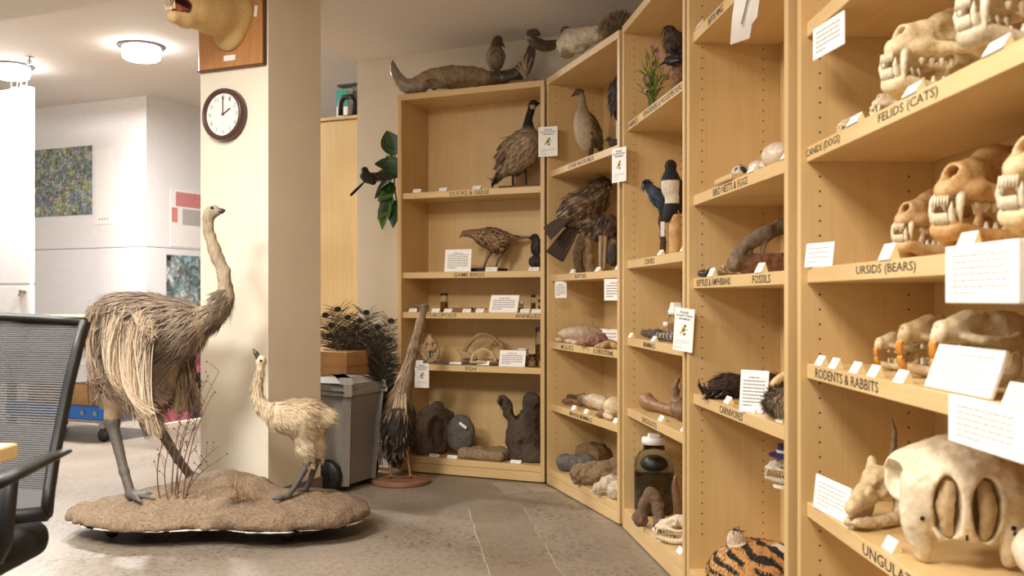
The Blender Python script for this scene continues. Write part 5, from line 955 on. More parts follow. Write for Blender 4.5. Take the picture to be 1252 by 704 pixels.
S.e(q(744, 276), (q.r(15), q.r(13), q.r(15)), (96, 74, 56)).e(q(745, 305, .02), (q.r(12), q.r(12), q.r(19)), (150, 128, 104), R=Ry(.25)).e(q(750, 312, -.02), (q.r(7), q.r(9), q.r(14)), (60, 52, 50)).e(q(733, 284), (q.r(8), q.r(8), q.r(7)), (120, 96, 72)); S.b((b0[0], b0[1], z - .497), (1, 1, .5), op=-1, k=.002)
S.build('body', 'feather', o, b0, res=54, noise=(.004, 50)); smallbird_feathers(S, 500, .035, .011, lambda p, n: (-.4, 0, -1), [(78, 60, 46), (120, 94, 70), (60, 46, 38)], lambda p, n: p[2] > q(0, 294)[2], .12).build('plumage', 'barb', o, b0, kind='stuff')
for x in (735, 740): MB().tube([q(x, 288, -.03), q(x - 1, bt - 6, -.03), q(x - 2, bt - .6, -.03)], [.012, .007, .005], 7, (176, 148, 108)).build('leg', 'skin', o, b0, smooth=True)
tents(2, 1, [(698, 'before the driftwood stump on the raptors shelf'), (729, 'under the crouching raptor on the raptors shelf'), (754, 'against the post at the end of the raptors shelf')], 'raptors shelf', w=.05)
c = card(bw(2, bu(2, 687, .02), .014, ZS(2, 1) - ST - .088), -.35, .062, .085, 'small white information card hung below the raptors lettering', 0, .003, 7, True)
c = card(bw(2, bu(2, 751, .012), .012, ZS(2, 1) - ST - .10), B[2].rz + .45, .12, .095, 'white information card hung at the end of the raptors shelf', 0, .003, 6, True)
# molluscs and echinoderms
def blob(name, label, pos, prims, mat, cat, res=40, noise=None, k=.01, flatz=True, rz=0):
    o = thing(name, label, cat, pos, rz); S = Sdf(k); pos = np.array(pos)
    for p in prims:
        if p[0] == 'e': S.e(p[1], p[2], p[3])
        elif p[0] == '-': S.e(p[1], p[2], op=-1, k=.004)
        else: S.spl(p[1], p[2], p[3])
    if flatz: S.b((0, 0, -.5), (2, 2, .5), op=-1, k=.001)
    S.build({'shell': 'shell', 'stone': 'stone', 'bone': 'bone', 'fur': 'pelt', 'starfish': 'arms'}.get(cat, 'body'), mat, o, res=res, noise=noise); return o
z = ZS(2, 2); W1, W2 = (226, 206, 180), (214, 180, 150)
def at2(px, d, zz=None): return bw(2, bu(2, px, d), d, z if zz is None else zz)
blob('conch_shell', 'large pale spiral conch shell among the molluscs', at2(708, .14), [('e', (0, 0, .045), (.085, .05, .045), (216, 192, 164)), ('s', [(-.06, 0, .045), (-.1, 0, .045)], [.03, .01], W1), ('s', [(.05, 0, .05), (.09, 0, .055), (.115, 0, .056)], [.035, .022, .006], (196, 170, 142))], 'bone', 'shell', 44, (.003, 40))
blob('striped_shell', 'domed brown striped shell beside the conch', at2(702, .2), [('e', (0, 0, .05), (.06, .05, .05), (206, 178, 148)), ('e', (.02, -.01, .065), (.045, .045, .04), (176, 146, 116))], 'gloss', 'shell', 36)
for i, (px, d, s, c, lab) in enumerate(((684, .05, .024, W1, 'small white cockle shell at the start of the molluscs shelf'), (693, .06, .02, (224, 160, 130), 'small orange tinted shell above the molluscs lettering'), (697, .05, .022, (236, 214, 200), 'small pink white scallop above the molluscs lettering'), (703, .05, .018, (240, 230, 214), 'tiny white clam between the lettering strips'), (709, .045, .02, (230, 214, 190), 'ribbed cream clam between the lettering strips'), (714, .05, .02, (216, 196, 176), 'grey cream clam near the purple sea urchin'))):
    blob('small_shell', lab, at2(px, d), [('e', (0, 0, s * .55), (s, s * .8, s * .6), c), ('e', (0, s * .5, s * .8), (s * .35, s * .35, s * .35), c)], 'gloss', 'shell', 24, (.001, 160), .006)
blob('sea_urchin', 'rough purple grey sea urchin lump above the echinoderms lettering', at2(728, .06), [('e', (0, 0, .03), (.06, .045, .035), (168, 128, 112)), ('e', (-.05, 0, .02), (.04, .03, .02), (176, 140, 120))], 'rock', 'shell', 44, (.006, 60))
for lab, px, d, R_, c in (('tan dried starfish lying at the end of the echinoderms shelf', 746, .05, .07, (206, 170, 118)), ('brown starfish leaning behind the tan one', 739, .12, .075, (186, 146, 98))):
    blob('starfish', lab, at2(px, d), [('s', [(0, 0, .018), (R_ * .5 * math.cos(a), R_ * .5 * math.sin(a), .015), (R_ * math.cos(a), R_ * math.sin(a), .008)], [.018, .013, .006], c) for a in np.arange(5) * 1.2566 + .3], 'rock', 'starfish', 56, (.002, 90))
for lab, px, d, w in (('white folded card standing behind the conch shell', 731, .24, .11), ('white card box behind the starfish', 745, .2, .1), ('small cream tag card behind the starfish', 749, .27, .05)): card(at2(px, d), B[2].rz + .5, w, .07, lab, .1, .02, 3, False, mat='paleink')
# marine mammals
z = ZS(2, 3)
blob('dolphin_skull', 'long pale dolphin skull with brown streaks on the marine mammals shelf', at2(722, .13), [('s', [(-.16, .0, .028), (-.06, 0, .035), (.05, 0, .04)], [.01, .022, .032], (150, 118, 82)), ('s', [(.02, 0, .045), (.12, 0, .045), (.2, 0, .04)], [.032, .036, .03], (214, 190, 156)), ('e', (-.04, -.015, .045), (.09, .028, .028), (112, 88, 62))], 'bone', 'skull', 60, (.004, 50), .02, rz=B[2].rz)
blob('split_rib', 'short brown split rib bone on the marine mammals shelf', at2(700, .09), [('s', [(-.07, 0, .018), (0, 0, .026), (.07, 0, .018)], [.014, .012, .014], (132, 104, 74)), ('s', [(-.07, .03, .04), (.05, .03, .045)], [.013, .011], (88, 70, 52))], 'bone', 'bone', 44, (.003, 60), rz=B[2].rz + .3)
blob('seal_bone', 'rounded cream seal bone at the end of the marine mammals shelf', at2(751, .09), [('e', (0, 0, .05), (.05, .05, .05), (228, 204, 162)), ('e', (-.06, -.02, .02), (.04, .03, .02), (140, 98, 62)), ('s', [(.02, -.05, .02), (.09, -.05, .016)], [.014, .012], (226, 206, 170))], 'bone', 'bone', 50, (.003, 40), rz=B[2].rz)
blob('ear_bone', 'small brown ear bone beside the seal bone', at2(741, .06), [('e', (0, 0, .02), (.05, .028, .022), (150, 112, 74)), ('e', (.04, 0, .03), (.03, .024, .02), (196, 164, 118))], 'bone', 'bone', 36, (.003, 60))
tents(2, 3, [(700, 'above the first letters of marine mammals'), (715, 'above the last letters of marine mammals'), (751, 'under the cream seal bone')], 'marine mammals shelf', w=.045, d=.03)
z = ZB
blob('slate_block', 'grey rounded slate block at the foot of the angled bookcase', at2(704, .1), [('s', [(-.06, 0, .045), (.06, 0, .045)], [.043, .045], (122, 116, 112))], 'rock', 'stone', 44, (.005, 40), rz=B[2].rz + .9)
blob('tan_rock', 'squarish tan rock behind the slate block', at2(723, .2), [('e', (0, 0, .07), (.09, .08, .075), (146, 118, 84)), ('e', (.04, 0, .1), (.05, .05, .04), (120, 96, 70))], 'rock', 'stone', 44, (.012, 24))
blob('jumbled_fossil', 'long crumbly brown fossil rock on the bottom shelf', at2(735, .08), [('s', [(-.1, -.02, .045), (0, 0, .06), (.12, .02, .075)], [.05, .055, .055], (160, 132, 98)), ('e', (.06, 0, .1), (.07, .05, .03), (138, 110, 84))], 'rock', 'stone', 60, (.014, 26), rz=B[2].rz + .6)
blob('white_coral', 'bleached white coral lump in front of the fossil rock', at2(748, .05), [('e', (0, 0, .045), (.055, .05, .048), (226, 208, 180)), ('e', (-.05, 0, .03), (.035, .035, .03), (212, 190, 160))], 'rock', 'stone', 44, (.008, 40)); blob('white_shell_lump', 'round white shell lump at the end of the bottom shelf', at2(754.5, .035), [('e', (0, 0, .04), (.045, .04, .042), (232, 216, 192))], 'rock', 'shell', 36, (.004, 50))
tents(2, 9, [(707, 'in front of the slate block'), (710, 'touching the brown fossil rock')], 'bottom of the angled bookcase', w=.05, d=.035)
# ---- bay 3
p = np.array(((757 - CX) / F * 4.16, 4.16, CAMZ + (HZ - 201.5) / F * 4.16)); notice(p, B[3].rz + .42, 'printed do not touch notice on the post between water birds and corvids', .10, .145)
z = ZS(3, 0); q = Px(YB(3, 802, .085)); b0 = bw(3, bu(3, 800, .085), .085, z); o = thing('flowering_plant', 'tuft of green stems with pink flowers on the sunbirds shelf', 'plant', b0); g = np.random.default_rng(8)
bt = HZ - (z - CAMZ) * F / q.Y
for i, (tx, ty) in enumerate(((799, 58), (803, 62), (806, 68), (792, 70), (800, 78), (812, 84), (789, 97), (816, 95), (787, 110), (796, 88), (808, 92), (803, 100), (791, 86), (789, 74))):
    b = q(797 + g.normal(0, 3), bt, g.normal(0, .02)); b[2] = z; t = q(tx, ty, g.normal(0, .03)); md = b * .5 + t * .5 + np.array(((q(798, 0)[0] - t[0]) * .4, 0, .03)); s = np.linspace(0, 1, 7)[:, None]; P = (1 - s) ** 2 * b + 2 * s * (1 - s) * md + s * s * t
    st = MB().tube(P, np.linspace(.0028, .0014, 7), 5, (112, 132, 54)).build('stem', 'leafm', o, b0); m = MB()
    for j in range(5): pp = P[2 + j % 4]; m.blade(pp, np.array((g.normal(0, .5), g.normal(0, .4), .9)), np.array((0, -1, .2)), .05 + .03 * g.random(), .006, (128, 148, 62) if j % 2 else (104, 124, 50), .4, 3, .2)
    m.build('leaves', 'leafm', st, b0, kind='stuff')
    if i < 9:
        m = MB(); cf = [(206, 130, 150), (184, 112, 140), (220, 160, 170)][i % 3]
        for a in range(6): m.blade(t, np.array((math.cos(a * 1.05), -.4 + .3 * math.sin(a), math.sin(a * 1.05))), np.array((0, -1, 0.01)), .014, .009, cf, 0, 2, .6)
        m.build('flower', 'leafm', st, b0)
q = Px(YB(3, 826, .1)); b0 = bw(3, bu(3, 829, .1), .1, z); bt = HZ - (z - CAMZ) * F / q.Y; o = thing('branch_perch', 'rough pinkish brown stump under the two woodpeckers', 'stump', b0); Sdf(.012).spl([q(829, bt), q(829, 95), q(830, 80)], [q.r(9), q.r(8), q.r(8)], (150, 112, 84)).b((b0[0], b0[1], z - .5), (1, 1, .5), op=-1, k=.002).build('stump', 'rock', o, b0, res=44, noise=(.004, 60))
def pbird(label, prims, b0, name, n=250, cols=None, flow=(0, 0, -1), beak=None, legs=(), L=.03, w=.008, k=.012, res=44, lcol=(60, 52, 46)):
    o = thing(name, label, 'bird', b0); S = Sdf(k); pt = None
    if name == 'magpie': pt = lambda V, n, C: np.where(((V[:, 2] < q(0, 221)[2]) & (V[:, 2] > q(0, 249)[2]) & (n[:, 1] < -.25) & (V[:, 0] < q(829, 0)[0]))[:, None], lin((228, 216, 198)), C)
    for p in prims:
        if p[0] == 'e': S.e(p[1], p[2], p[3], R=p[4] if len(p) > 4 else None)
        else: S.spl(p[1], p[2], p[3])
    S.build('body', 'feather', o, b0, res=res, paint=pt)
    if cols: smallbird_feathers(S, n, L, w, lambda p, nn: flow, cols, None, .06).build('plumage', 'barb', o, b0, kind='stuff')
    if beak: MB().tube(beak[0], beak[1], 7, beak[2]).build('beak', 'gloss', o, b0, smooth=True)
    for l in legs: MB().tube(l, [.006, .004, .0035][:len(l)], 6, lcol).build('leg', 'skin', o, b0, smooth=True)
    return o
tp = np.array(q(830, 77)); pbird('black and brown woodpecker with a bill pointing down', [('e', q(822, 50), (q.r(11), q.r(10), q.r(14)), (92, 74, 58), Ry(.5)), ('e', q(817, 36), (q.r(7), q.r(6), q.r(5)), (60, 50, 44)), ('s', [q(826, 50), q(832, 66)], [q.r(8), q.r(4)], (50, 42, 38))], tp, 'woodpecker', 220, [(84, 68, 54), (60, 48, 40), (104, 84, 64)], (.4, 0, -1), ([q(817, 54), q(817, 60), q(816, 66)], [.006, .004, .001], (50, 42, 38)), [[q(827, 60), q(829, 77)]])
pbird('small pied kingfisher with a long bill on the stump', [('e', q(824, 73, -.03), (q.r(10), q.r(8), q.r(6)), (70, 62, 58), Ry(-.3)), ('e', q(817, 74, -.03), (q.r(5), q.r(5), q.r(4.5)), (52, 46, 46))], tp + (0, -.03, 0), 'kingfisher', 120, [(52, 48, 50), (150, 140, 130), (84, 76, 72)], (1, 0, .1), ([q(813, 76, -.03), q(808, 79, -.03), q(806, 80.5, -.03)], [.006, .004, .001], (60, 54, 50)), [[q(826, 76, -.03), q(828, 79, -.02)]])
# corvids
z = ZS(3, 1); q = Px(YB(3, 820, .1)); b0 = bw(3, bu(3, 826, .1), .1, z); bt = HZ - (z - CAMZ) * F / q.Y; o = thing('pale_log', 'pale debarked log standing under the magpie', 'log', b0); Sdf(.008).c(q(825.5, bt), q(825.5, 264), q.r(7.5), q.r(7), (206, 164, 106)).b((b0[0], b0[1], z - .5), (1, 1, .5), op=-1, k=.002).b((b0[0], b0[1], q(0, 262)[2] + .5), (1, 1, .5), op=-1, k=.003).build('log', 'bone', o, b0, res=50, noise=(.002, 60))
tp = np.array(q(825, 262)); kk = (26, 24, 26)
o = pbird('black and white magpie perched on the pale log', [('e', q(820, 226), (q.r(12.5), q.r(12), q.r(20)), kk), ('e', q(820, 203), (q.r(7.5), q.r(7.5), q.r(8)), kk), ('s', [q(823, 245), q(818, 262), q(815, 268)], [q.r(10), q.r(7), q.r(4)], kk), ('s', [q(831, 225), q(834, 245), q(832, 260)], [q.r(5), q.r(4), q.r(2)], (32, 32, 40))], tp, 'magpie', 0, None, (0, 0, -1), ([q(818, 200, -.03), q(817, 202, -.055), q(817, 205, -.065)], [.007, .005, .001], kk), [[q(818, 258, -.01), q(822, 263, -.01)], [q(827, 258, -.01), q(829, 263, -.01)]], res=56)
b1 = bw(3, bu(3, 810, .12), .12, z); q = Px(YB(3, 810, .12)); bt = HZ - (z - CAMZ) * F / q.Y; o = thing('thin_post', 'thin dark branch post with a white tag beside the pale log', 'post', b1); Sdf(.006).spl([q(811, bt), q(810, 285), q(808, 266)], [q.r(4), q.r(3.5), q.r(3.5)], (84, 62, 46)).spl([q(809, 270), q(813, 260)], [q.r(1.6), q.r(1.2)], (70, 54, 42)).b((b1[0], b1[1], z - .5), (1, 1, .5), op=-1, k=.002).build('post', 'rock', o, b1, res=44, noise=(.003, 70)); MB().box(q(810, 280, -.018), (.016, .002, .06)).build('tag', 'card', o, b1)
tp = np.array(q(808, 262)); o = pbird('blue grey jay with a dark head on the thin post', [('e', q(803, 241), (q.r(8.5), q.r(9), q.r(19)), (66, 78, 100), Ry(-.6)), ('e', q(790.5, 226), (q.r(6), q.r(6), q.r(7)), (46, 44, 50)), ('s', [q(812, 250), q(818, 262)], [q.r(6), q.r(3)], (58, 66, 88))], tp, 'blue_jay', 200, [(62, 74, 96), (80, 92, 112), (48, 56, 76)], (.8, 0, -1), ([q(788, 222, -.02), q(785, 223, -.03)], [.006, .002], (40, 36, 36)), [[q(806, 256), q(808, 265)], [q(809, 257), q(810, 265)]])
tents(3, 1, [(805, 'beside the thin post on the corvids shelf'), (833, 'beside the pale log at the end of the corvids shelf')], 'corvids shelf', w=.05)
# mammals shelf
z = ZS(3, 2); q = Px(YB(3, 825, .16)); b0 = bw(3, bu(3, 827, .15), .15, z); vial('clear jar with a white lid on the mammals shelf', b0, .10, .034, 'card', 'kraft', 'specimen_jar', lidh=.018)
o = thing('card_box', 'white folded card on the lid of the clear jar', 'card', b0 + (0, 0, .1185), B[3].rz); MB().prism([(-.04, -.02, 0), (.04, -.02, 0), (.03, -.02, .028), (-.01, -.02, .03)], (0, .03, 0)).build('box', 'card', o)
vial('small white capped bottle beside the clear jar', bw(3, bu(3, 815, .12), .12, z), .05, .014, 'card', 'kraft', lidh=.02)
for lab, x0, x1, d, c1, c2 in (('striped grey raccoon tail lying on the mammals shelf', 805, 832, .06, (70, 66, 64), (176, 162, 146)), ('slim dark tail lying beside the striped tail', 787, 806, .07, (66, 58, 52), (104, 92, 80))):
    ua, ub = bu(3, x0, d), bu(3, x1, d); p0, p1 = bw(3, ua, d, z + .02), bw(3, ub, d, z + .022); b0 = (p0 + p1) / 2 * (1, 1, 0) + (0, 0, z); o = thing('animal_tail', lab, 'tail', b0); S = Sdf(.006); L_ = np.linalg.norm(p1 - p0); S.path([p0, p1], [.012, .02], c1); dv = (p1 - p0) / L_
    S.build('tail', 'fur', o, b0, res=60, noise=(.002, 60), paint=lambda V, n, C: np.where((np.sin((V - p0) @ dv / L_ * 2 * math.pi * 5.5) > .1)[:, None], lin(c2), lin(c1)))
    coat(S, 500, lambda p, n: -dv, .014, .0015, lambda p, n, g: np.array(c2 if math.sin((p - p0) @ dv / L_ * 2 * math.pi * 5.5) > .1 else c1, float) * (.85 + .3 * g.random()), .35, 0, None, 2, .1).build('hair', 'barb', o, b0, kind='stuff')
tents(3, 2, [(769, 'at the near post of the mammals shelf'), (797, 'above the mammals lettering')], 'mammals shelf', w=.05)
p = np.array(((836 - CX) / F * 3.225, 3.225, CAMZ + (HZ - 403) / F * 3.225)); notice(p, B[3].rz + .55, 'printed do not touch notice hanging on the post by the mammals shelf', .085, .142, .1, .02)
# ungulates of bay 3
z = ZS(3, 3); ua = bu(3, 788, .06); a_ = bw(3, ua, .07, z); bL = bw(3, ua + .36, .12, z); dv = (bL - a_); b0 = a_ + dv * .5
blob('leg_bone', 'long brown leg bone with a round knuckle on the ungulates shelf', b0, [('s', [-dv * .5 + (0, 0, .035), -dv * .2 + (0, 0, .03), dv * .25 + (0, 0, .03), dv * .5 + (0, 0, .035)], [.032, .018, .02, .034], (150, 112, 76)), ('e', -dv * .5 + (.0, .0, .045), (.03, .035, .03), (176, 136, 94)), ('e', dv * .5 + (0, 0, .04), (.05, .05, .04), (112, 84, 60))], 'bone', 'bone', 64, (.003, 40))
q = Px(YB(3, 829, .15)); b0 = bw(3, bu(3, 828, .15), .15, z); bt = HZ - (z - CAMZ) * F / q.Y; o = thing('small_deer_skull', 'upright brown and white deer skull fragment with horn cores', 'skull', b0); S = Sdf(.012); S.e(q(828, 497), (q.r(8), q.r(9), q.r(15)), (176, 148, 112)).spl([q(826, 490), q(826, 475), q(829, 463)], [q.r(6), q.r(4), q.r(2)], (136, 106, 78)).spl([q(832, 490), q(834, 476)], [q.r(5), q.r(3)], (140, 112, 82)).e(q(830, 504, -.03), (q.r(8), q.r(8), q.r(7)), (216, 196, 164)).e(q(825, 496, -.04), (q.r(3.4), q.r(5), q.r(4)), op=-1, k=.005).b((b0[0], b0[1], z - .5), (1, 1, .5), op=-1, k=.002)
S.build('cranium', 'bone', o, b0, res=60, noise=(.005, 50)); tents(3, 3, [(806, 'in front of the long leg bone'), (834, 'below the deer skull fragment at the shelf end')], 'bay of ungulate leg bones', w=.05, d=.03); card(bw(3, bu(3, 806, .2), .2, z), B[3].rz + .4, .09, .04, 'low white card behind the long leg bone', .5, .003, 2, False)
# foot of bay 3
z = ZB; b0 = bw(3, .125, .105, z); o = thing('specimen_jar', 'big glass specimen jar with a white lid and dark fluid', 'jar', b0); R_ = .082
MB().lathe([(.001, .001), (R_ * .95, .001), (R_, .02), (R_, .19), (R_ * .97, .22), (R_ * .75, .25), (R_ * .55, .262), (R_ * .52, .285), (.001, .285)], 36).build('glass', 'glass', o, smooth=True)
MB().lathe([(.001, .006), (R_ * .92, .006), (R_ * .96, .022), (R_ * .96, .17), (.001, .17)], 32).build('fluid', 'fluid', o, smooth=True)
MB().lathe([(.001, .285), (R_ * .62, .285), (R_ * .62, .305), (R_ * .58, .312), (.001, .312)], 30).build('lid', 'card', o, smooth=True); MB().box((0, -.005, .321), (.05, .035, .016), bev=.003).build('lid_label', 'card', o)
S = Sdf(.01); S.e((0, 0, .06), (.05, .045, .04), (54, 48, 44)).e((.015, -.04, .11), (.018, .015, .026), (214, 176, 90)).spl([(-.045, 0, .12), (0, -.03, .14), (.045, 0, .12)], [.016, .02, .016], (50, 44, 40)).e((0, 0, .20), (.045, .045, .028), (40, 38, 38)); S.build('specimen', 'gloss', o, res=44)
def gpt(px, py): return G(px, py, ZB + .0)
g0 = gpt(788, 645); o = thing('knobbly_bone', 'knobbly forked brown bone leaning against the big jar', 'bone', g0); Y = g0[1]; S = Sdf(.012); br_ = (126, 98, 74)
S.spl([A(784, 634, Y), A(786, 618, Y), A(796, 603, Y), A(803, 616, Y - .02), A(806, 636, Y - .05), A(806, 642, Y - .08)], [.025, .021, .024, .022, .02, .022], br_).e(A(783, 634, Y), (.026, .024, .024), (138, 110, 84)).b((g0[0], g0[1], ZB - .5), (1, 1, .5), op=-1, k=.002); S.build('bone', 'rock', o, g0, res=64, noise=(.008, 30))
g0 = bw(3, bu(3, 808, .14), .14, ZB); o = thing('rough_antler_base', 'thick rough antler base standing beside the knobbly bone', 'antler', g0); Y = g0[1]; S = Sdf(.012); S.spl([A(812, HZ + (CAMZ - ZB) * F / Y, Y), A(811, 612, Y), A(808, 590, Y)], [.034, .03, .026], (138, 108, 84)).b((g0[0], g0[1], ZB - .5), (1, 1, .5), op=-1, k=.002); S.build('antler', 'rock', o, g0, res=50, noise=(.008, 36))
g0 = bw(3, bu(3, 829, .12), .12, ZB); o = thing('curved_horns', 'pair of slim curved horns standing behind the white skull', 'horn', g0); Y = g0[1]; bt = HZ + (CAMZ - ZB) * F / Y
Sdf(.006).spl([A(832, bt - 6, Y), A(828, 612, Y), A(825, 594, Y), A(826, 580, Y)], [.02, .017, .012, .003], (120, 88, 62)).build('horn', 'gloss', o, g0, res=44); Sdf(.006).spl([A(834, bt - 6, Y + .02), A(830, 622, Y + .02), A(828, 604, Y + .02)], [.02, .015, .004], (206, 174, 128)).build('horn', 'gloss', o, g0, res=44)
g0 = bw(3, bu(3, 828, .055), .055, ZB); carn_skull('small white carnivore skull at the foot of the corvid bookcase', g0, math.pi * .92, .17, (232, 216, 188), jaw=(224, 206, 176), res=48)
tents(3, 9, [(799, 'before the knobbly bone at the bookcase foot'), (829, 'before the small white skull at the bookcase foot')], 'bottom of the corvid bookcase', w=.05, d=.02)
# ---- bay 4
z = ZS(4, 0); p = A(911, 12, YB(4, 908, -.004)); o = thing('leaf_card', 'white paper card with a feather drawing hanging from the top shelf', 'card', p + (0, -.02, 0)); o.rotation_euler = (0, .12, B[4].rz + 1.1)
m = MB(); V = []; n = 8
for i in range(n + 1): t = i / n; V += [(-.032, -.02 * math.sin(3 * t), .06 - .16 * t), (.032 - .016 * t * (t > .7), -.02 * math.sin(3 * t) + .008, .06 - .14 * t)]
m.add(V, [(2 * i, 2 * i + 1, 2 * i + 3, 2 * i + 2) for i in range(n)]); sh_ = m.build('sheet', 'card', o, smooth=True); m = MB(); m.tube([(.005, -.021, .03), (.0, -.026, -.02), (-.005, -.023, -.05)], .0025, 6); m.build('feather_drawing', 'greyink', sh_)
tents(4, 0, [(852, 'high on the top shelf of the bird egg bookcase')], 'top shelf of the egg bookcase', w=.06)
z = ZS(4, 1)
for lab, px, d, s, c, spots in (('speckled egg with dark blotches in the bird nests shelf', 905, .05, (.032, .026, .024), (214, 198, 176), 1), ('plain pinkish egg beside the speckled egg', 926, .05, (.034, .024, .02), (226, 200, 180), 0), ('large pale egg at the end of the bird nests shelf', 951, .07, (.055, .042, .036), (222, 204, 180), 0), ('long white egg between the cards', 938, .06, (.03, .02, .018), (236, 222, 206), 0)):
    b0 = bw(4, bu(4, px, d), d, z); o = thing('bird_egg', lab, 'egg', b0, B[4].rz); S = Sdf(.004).e((0, 0, s[2] + .0005), s, c).e((s[0] * .25, 0, s[2] + .0005), (s[0] * .8, s[1] * .8, s[2] * .8), c)
    S.build('shell', 'gloss', o, res=36, paint=(lambda V, n, C: np.where((vnoise(V, 75, 5) > .35)[:, None], lin((62, 52, 50)), C)) if spots else None)
    if px == 951: MB().lathe([(.001, 0), (.006, 0), (.001, .002)], 10, (-.02, -.038, .05), Rx(math.pi / 2 - .5)).build('blow_hole', 'ink', o)
tents(4, 1, [(880, 'at the start of the bird nests lettering'), (916, 'between the speckled and the pink egg'), (958, 'under the large pale egg')], 'bird nests shelf', w=.055)
b0 = bw(4, bu(4, 893, .03), .03, z); o = thing('wooden_tray', 'flat wooden strip at the start of the bird nests shelf', 'tray', b0, B[4].rz); MB().box((0, .0, .009), (.16, .05, .017), bev=.003).build('strip', 'maple_h', o)
z = ZS(4, 2); q = Px(YB(4, 935, .12)); b0 = bw(4, bu(4, 935, .12), .12, z); o = thing('fossil_skull', 'large grey brown fossil reptile skull with big openings', 'skull', b0); S = Sdf(.016); fc_ = (128, 108, 90)
S.spl([q(900, 324), q(906, 306), q(925, 292), q(950, 279, .02), q(968, 276, .01), q(974, 290, .02)], np.array([8, 8, 8, 9, 10, 12]) * q.r(1), fc_, n=6).spl([q(900, 322), q(918, 318), q(950, 318), q(970, 316, .02)], np.array([8, 7, 7, 9]) * q.r(1), (132, 88, 58)).spl([q(914, 300), q(917, 318)], [q.r(5), q.r(5)], fc_).spl([q(934, 292), q(931, 316)], [q.r(2.4), q.r(2.4)], (150, 128, 104)).spl([q(968, 284), q(967, 316)], [q.r(5), q.r(5)], fc_).e(q(899, 320, .0), (q.r(6), q.r(12), q.r(7)), (150, 128, 104)).e(q(940, 330, .0), (q.r(34), q.r(14), q.r(14)), (130, 84, 54))
S.b((b0[0], b0[1], z - .5), (1, 1, .5), op=-1, k=.002); S.build('cranium', 'rock', o, b0, res=90, noise=(.005, 36))
q = Px(YB(4, 885, .06)); b0 = bw(4, bu(4, 885, .06), .06, z); o = thing('dried_lizard', 'small dried lizard skeleton with thin limbs on the reptiles shelf', 'skeleton', b0); S = Sdf(.004); g = np.random.default_rng(6); S.spl([b0 + (0, .1, .012), b0 + (0, .02, .016), b0 + (.02, -.06, .012), b0 + (.03, -.12, .006)], [.006, .01, .006, .003], (160, 130, 96))
for i in range(8): a = g.uniform(0, 6.28); S.path([b0 + (0, .05 - .02 * i, .014), b0 + (.04 * math.cos(a), .05 - .02 * i + .02 * math.sin(a), .03), b0 + (.06 * math.cos(a), .05 - .02 * i + .03 * math.sin(a), .004)], [.004, .003, .0015], (190, 164, 126))
S.build('skeleton', 'bone', o, b0, res=64); tents(4, 2, [(867, 'above the amphibians lettering'), (926, 'above the fossils lettering')], 'reptiles and fossils shelf', w=.055, h=.026)
b0 = bw(4, bu(4, 862, .04), .04, z); o = thing('tiny_turtle', 'tiny dark turtle shell at the start of the reptiles shelf', 'shell', b0); S = Sdf(.005); S.e(b0 + (0, 0, .014), (.025, .03, .014), (70, 56, 44)).e(b0 + (-.0, .035, .01), (.008, .01, .008), (96, 80, 60)); S.build('shell', 'gloss', o, b0, res=30)
# carnivores shelf
z = ZS(4, 3); q = Px(YB(4, 890, .085)); b0 = bw(4, bu(4, 890, .085), .085, z); bt = HZ - (z - CAMZ) * F / q.Y; o = thing('bear_paw', 'dark brown bear paw with long black claws on the carnivores shelf', 'paw', b0); S = Sdf(.02); pw_ = (62, 42, 32)
S.e(q(892, 472), (q.r(24), q.r(18), q.r(15)), pw_).e(q(935, 470, .0), (q.r(36), q.r(17), q.r(14)), (56, 38, 30)).spl([q(880, 476), q(872, 480, -.03)], [q.r(9), q.r(7)], (74, 52, 40)).b((b0[0], b0[1], z - .498), (1, 1, .5), op=-1, k=.002); S.build('paw', 'fur', o, b0, res=64, noise=(.004, 40))
coat(S, 1500, lambda p, n: (-.8, 0, -.5), .03, .003, lambda p, n, g: (np.array((52, 36, 28)), np.array((96, 66, 46))) if g.random() < .7 else (np.array((38, 28, 24)), np.array((60, 44, 34))), .25, .2, None, 2, .1).build('hair', 'barb', o, b0, kind='stuff')
for i in range(5):
    a = q(871 + i * 5, 479 + (i % 2) * 3, -.02 - .012 * i); MB().tube([a, a + (-.03, -.01, -.004 + .004), q(855 + i * 6, 471 + i * 3.4, -.03 - .012 * i), q(854 + i * 6.4, 463 + i * 4.2, -.03 - .012 * i)] if i < 2 else [a, a + (-.02, -.012, -.002), a + (-.035, -.015, -.012)], [.008, .008, .006, .001] if i < 2 else [.008, .006, .001], 8, (34, 30, 30)).build('claw', 'gloss', o, b0, smooth=True)
card(bw(4, bu(4, 916, .02), .03, z), B[4].rz + .75, .085, .115, 'tall white information card on the carnivores shelf', .1, .004, 9)
b0 = bw(4, bu(4, 956, .06), .06, z); o = thing('grey_fur_pelt', 'folded grey brown fur pelt at the end of the carnivores shelf', 'pelt', b0); S = Sdf(.02).e(b0 + (0, 0, .045), (.04, .08, .034), (128, 108, 84)).e(b0 + (0, -.05, .025), (.032, .04, .024), (150, 128, 98)).b((b0[0], b0[1], z - .5), (1, 1, .5), op=-1, k=.002); S.build('pelt', 'fur', o, b0, res=40, noise=(.006, 40)); coat(S, 1600, lambda p, n: (-.3, -.5, -.3), .022, .002, lambda p, n, g: (np.array((96, 80, 64)), np.array((196, 172, 132))) if g.random() < .5 else (np.array((70, 58, 48)), np.array((130, 108, 82))), .6, .1, lambda p, n: p[2] > z + .012, 2, .1).build('hair', 'barb', o, b0, kind='stuff')
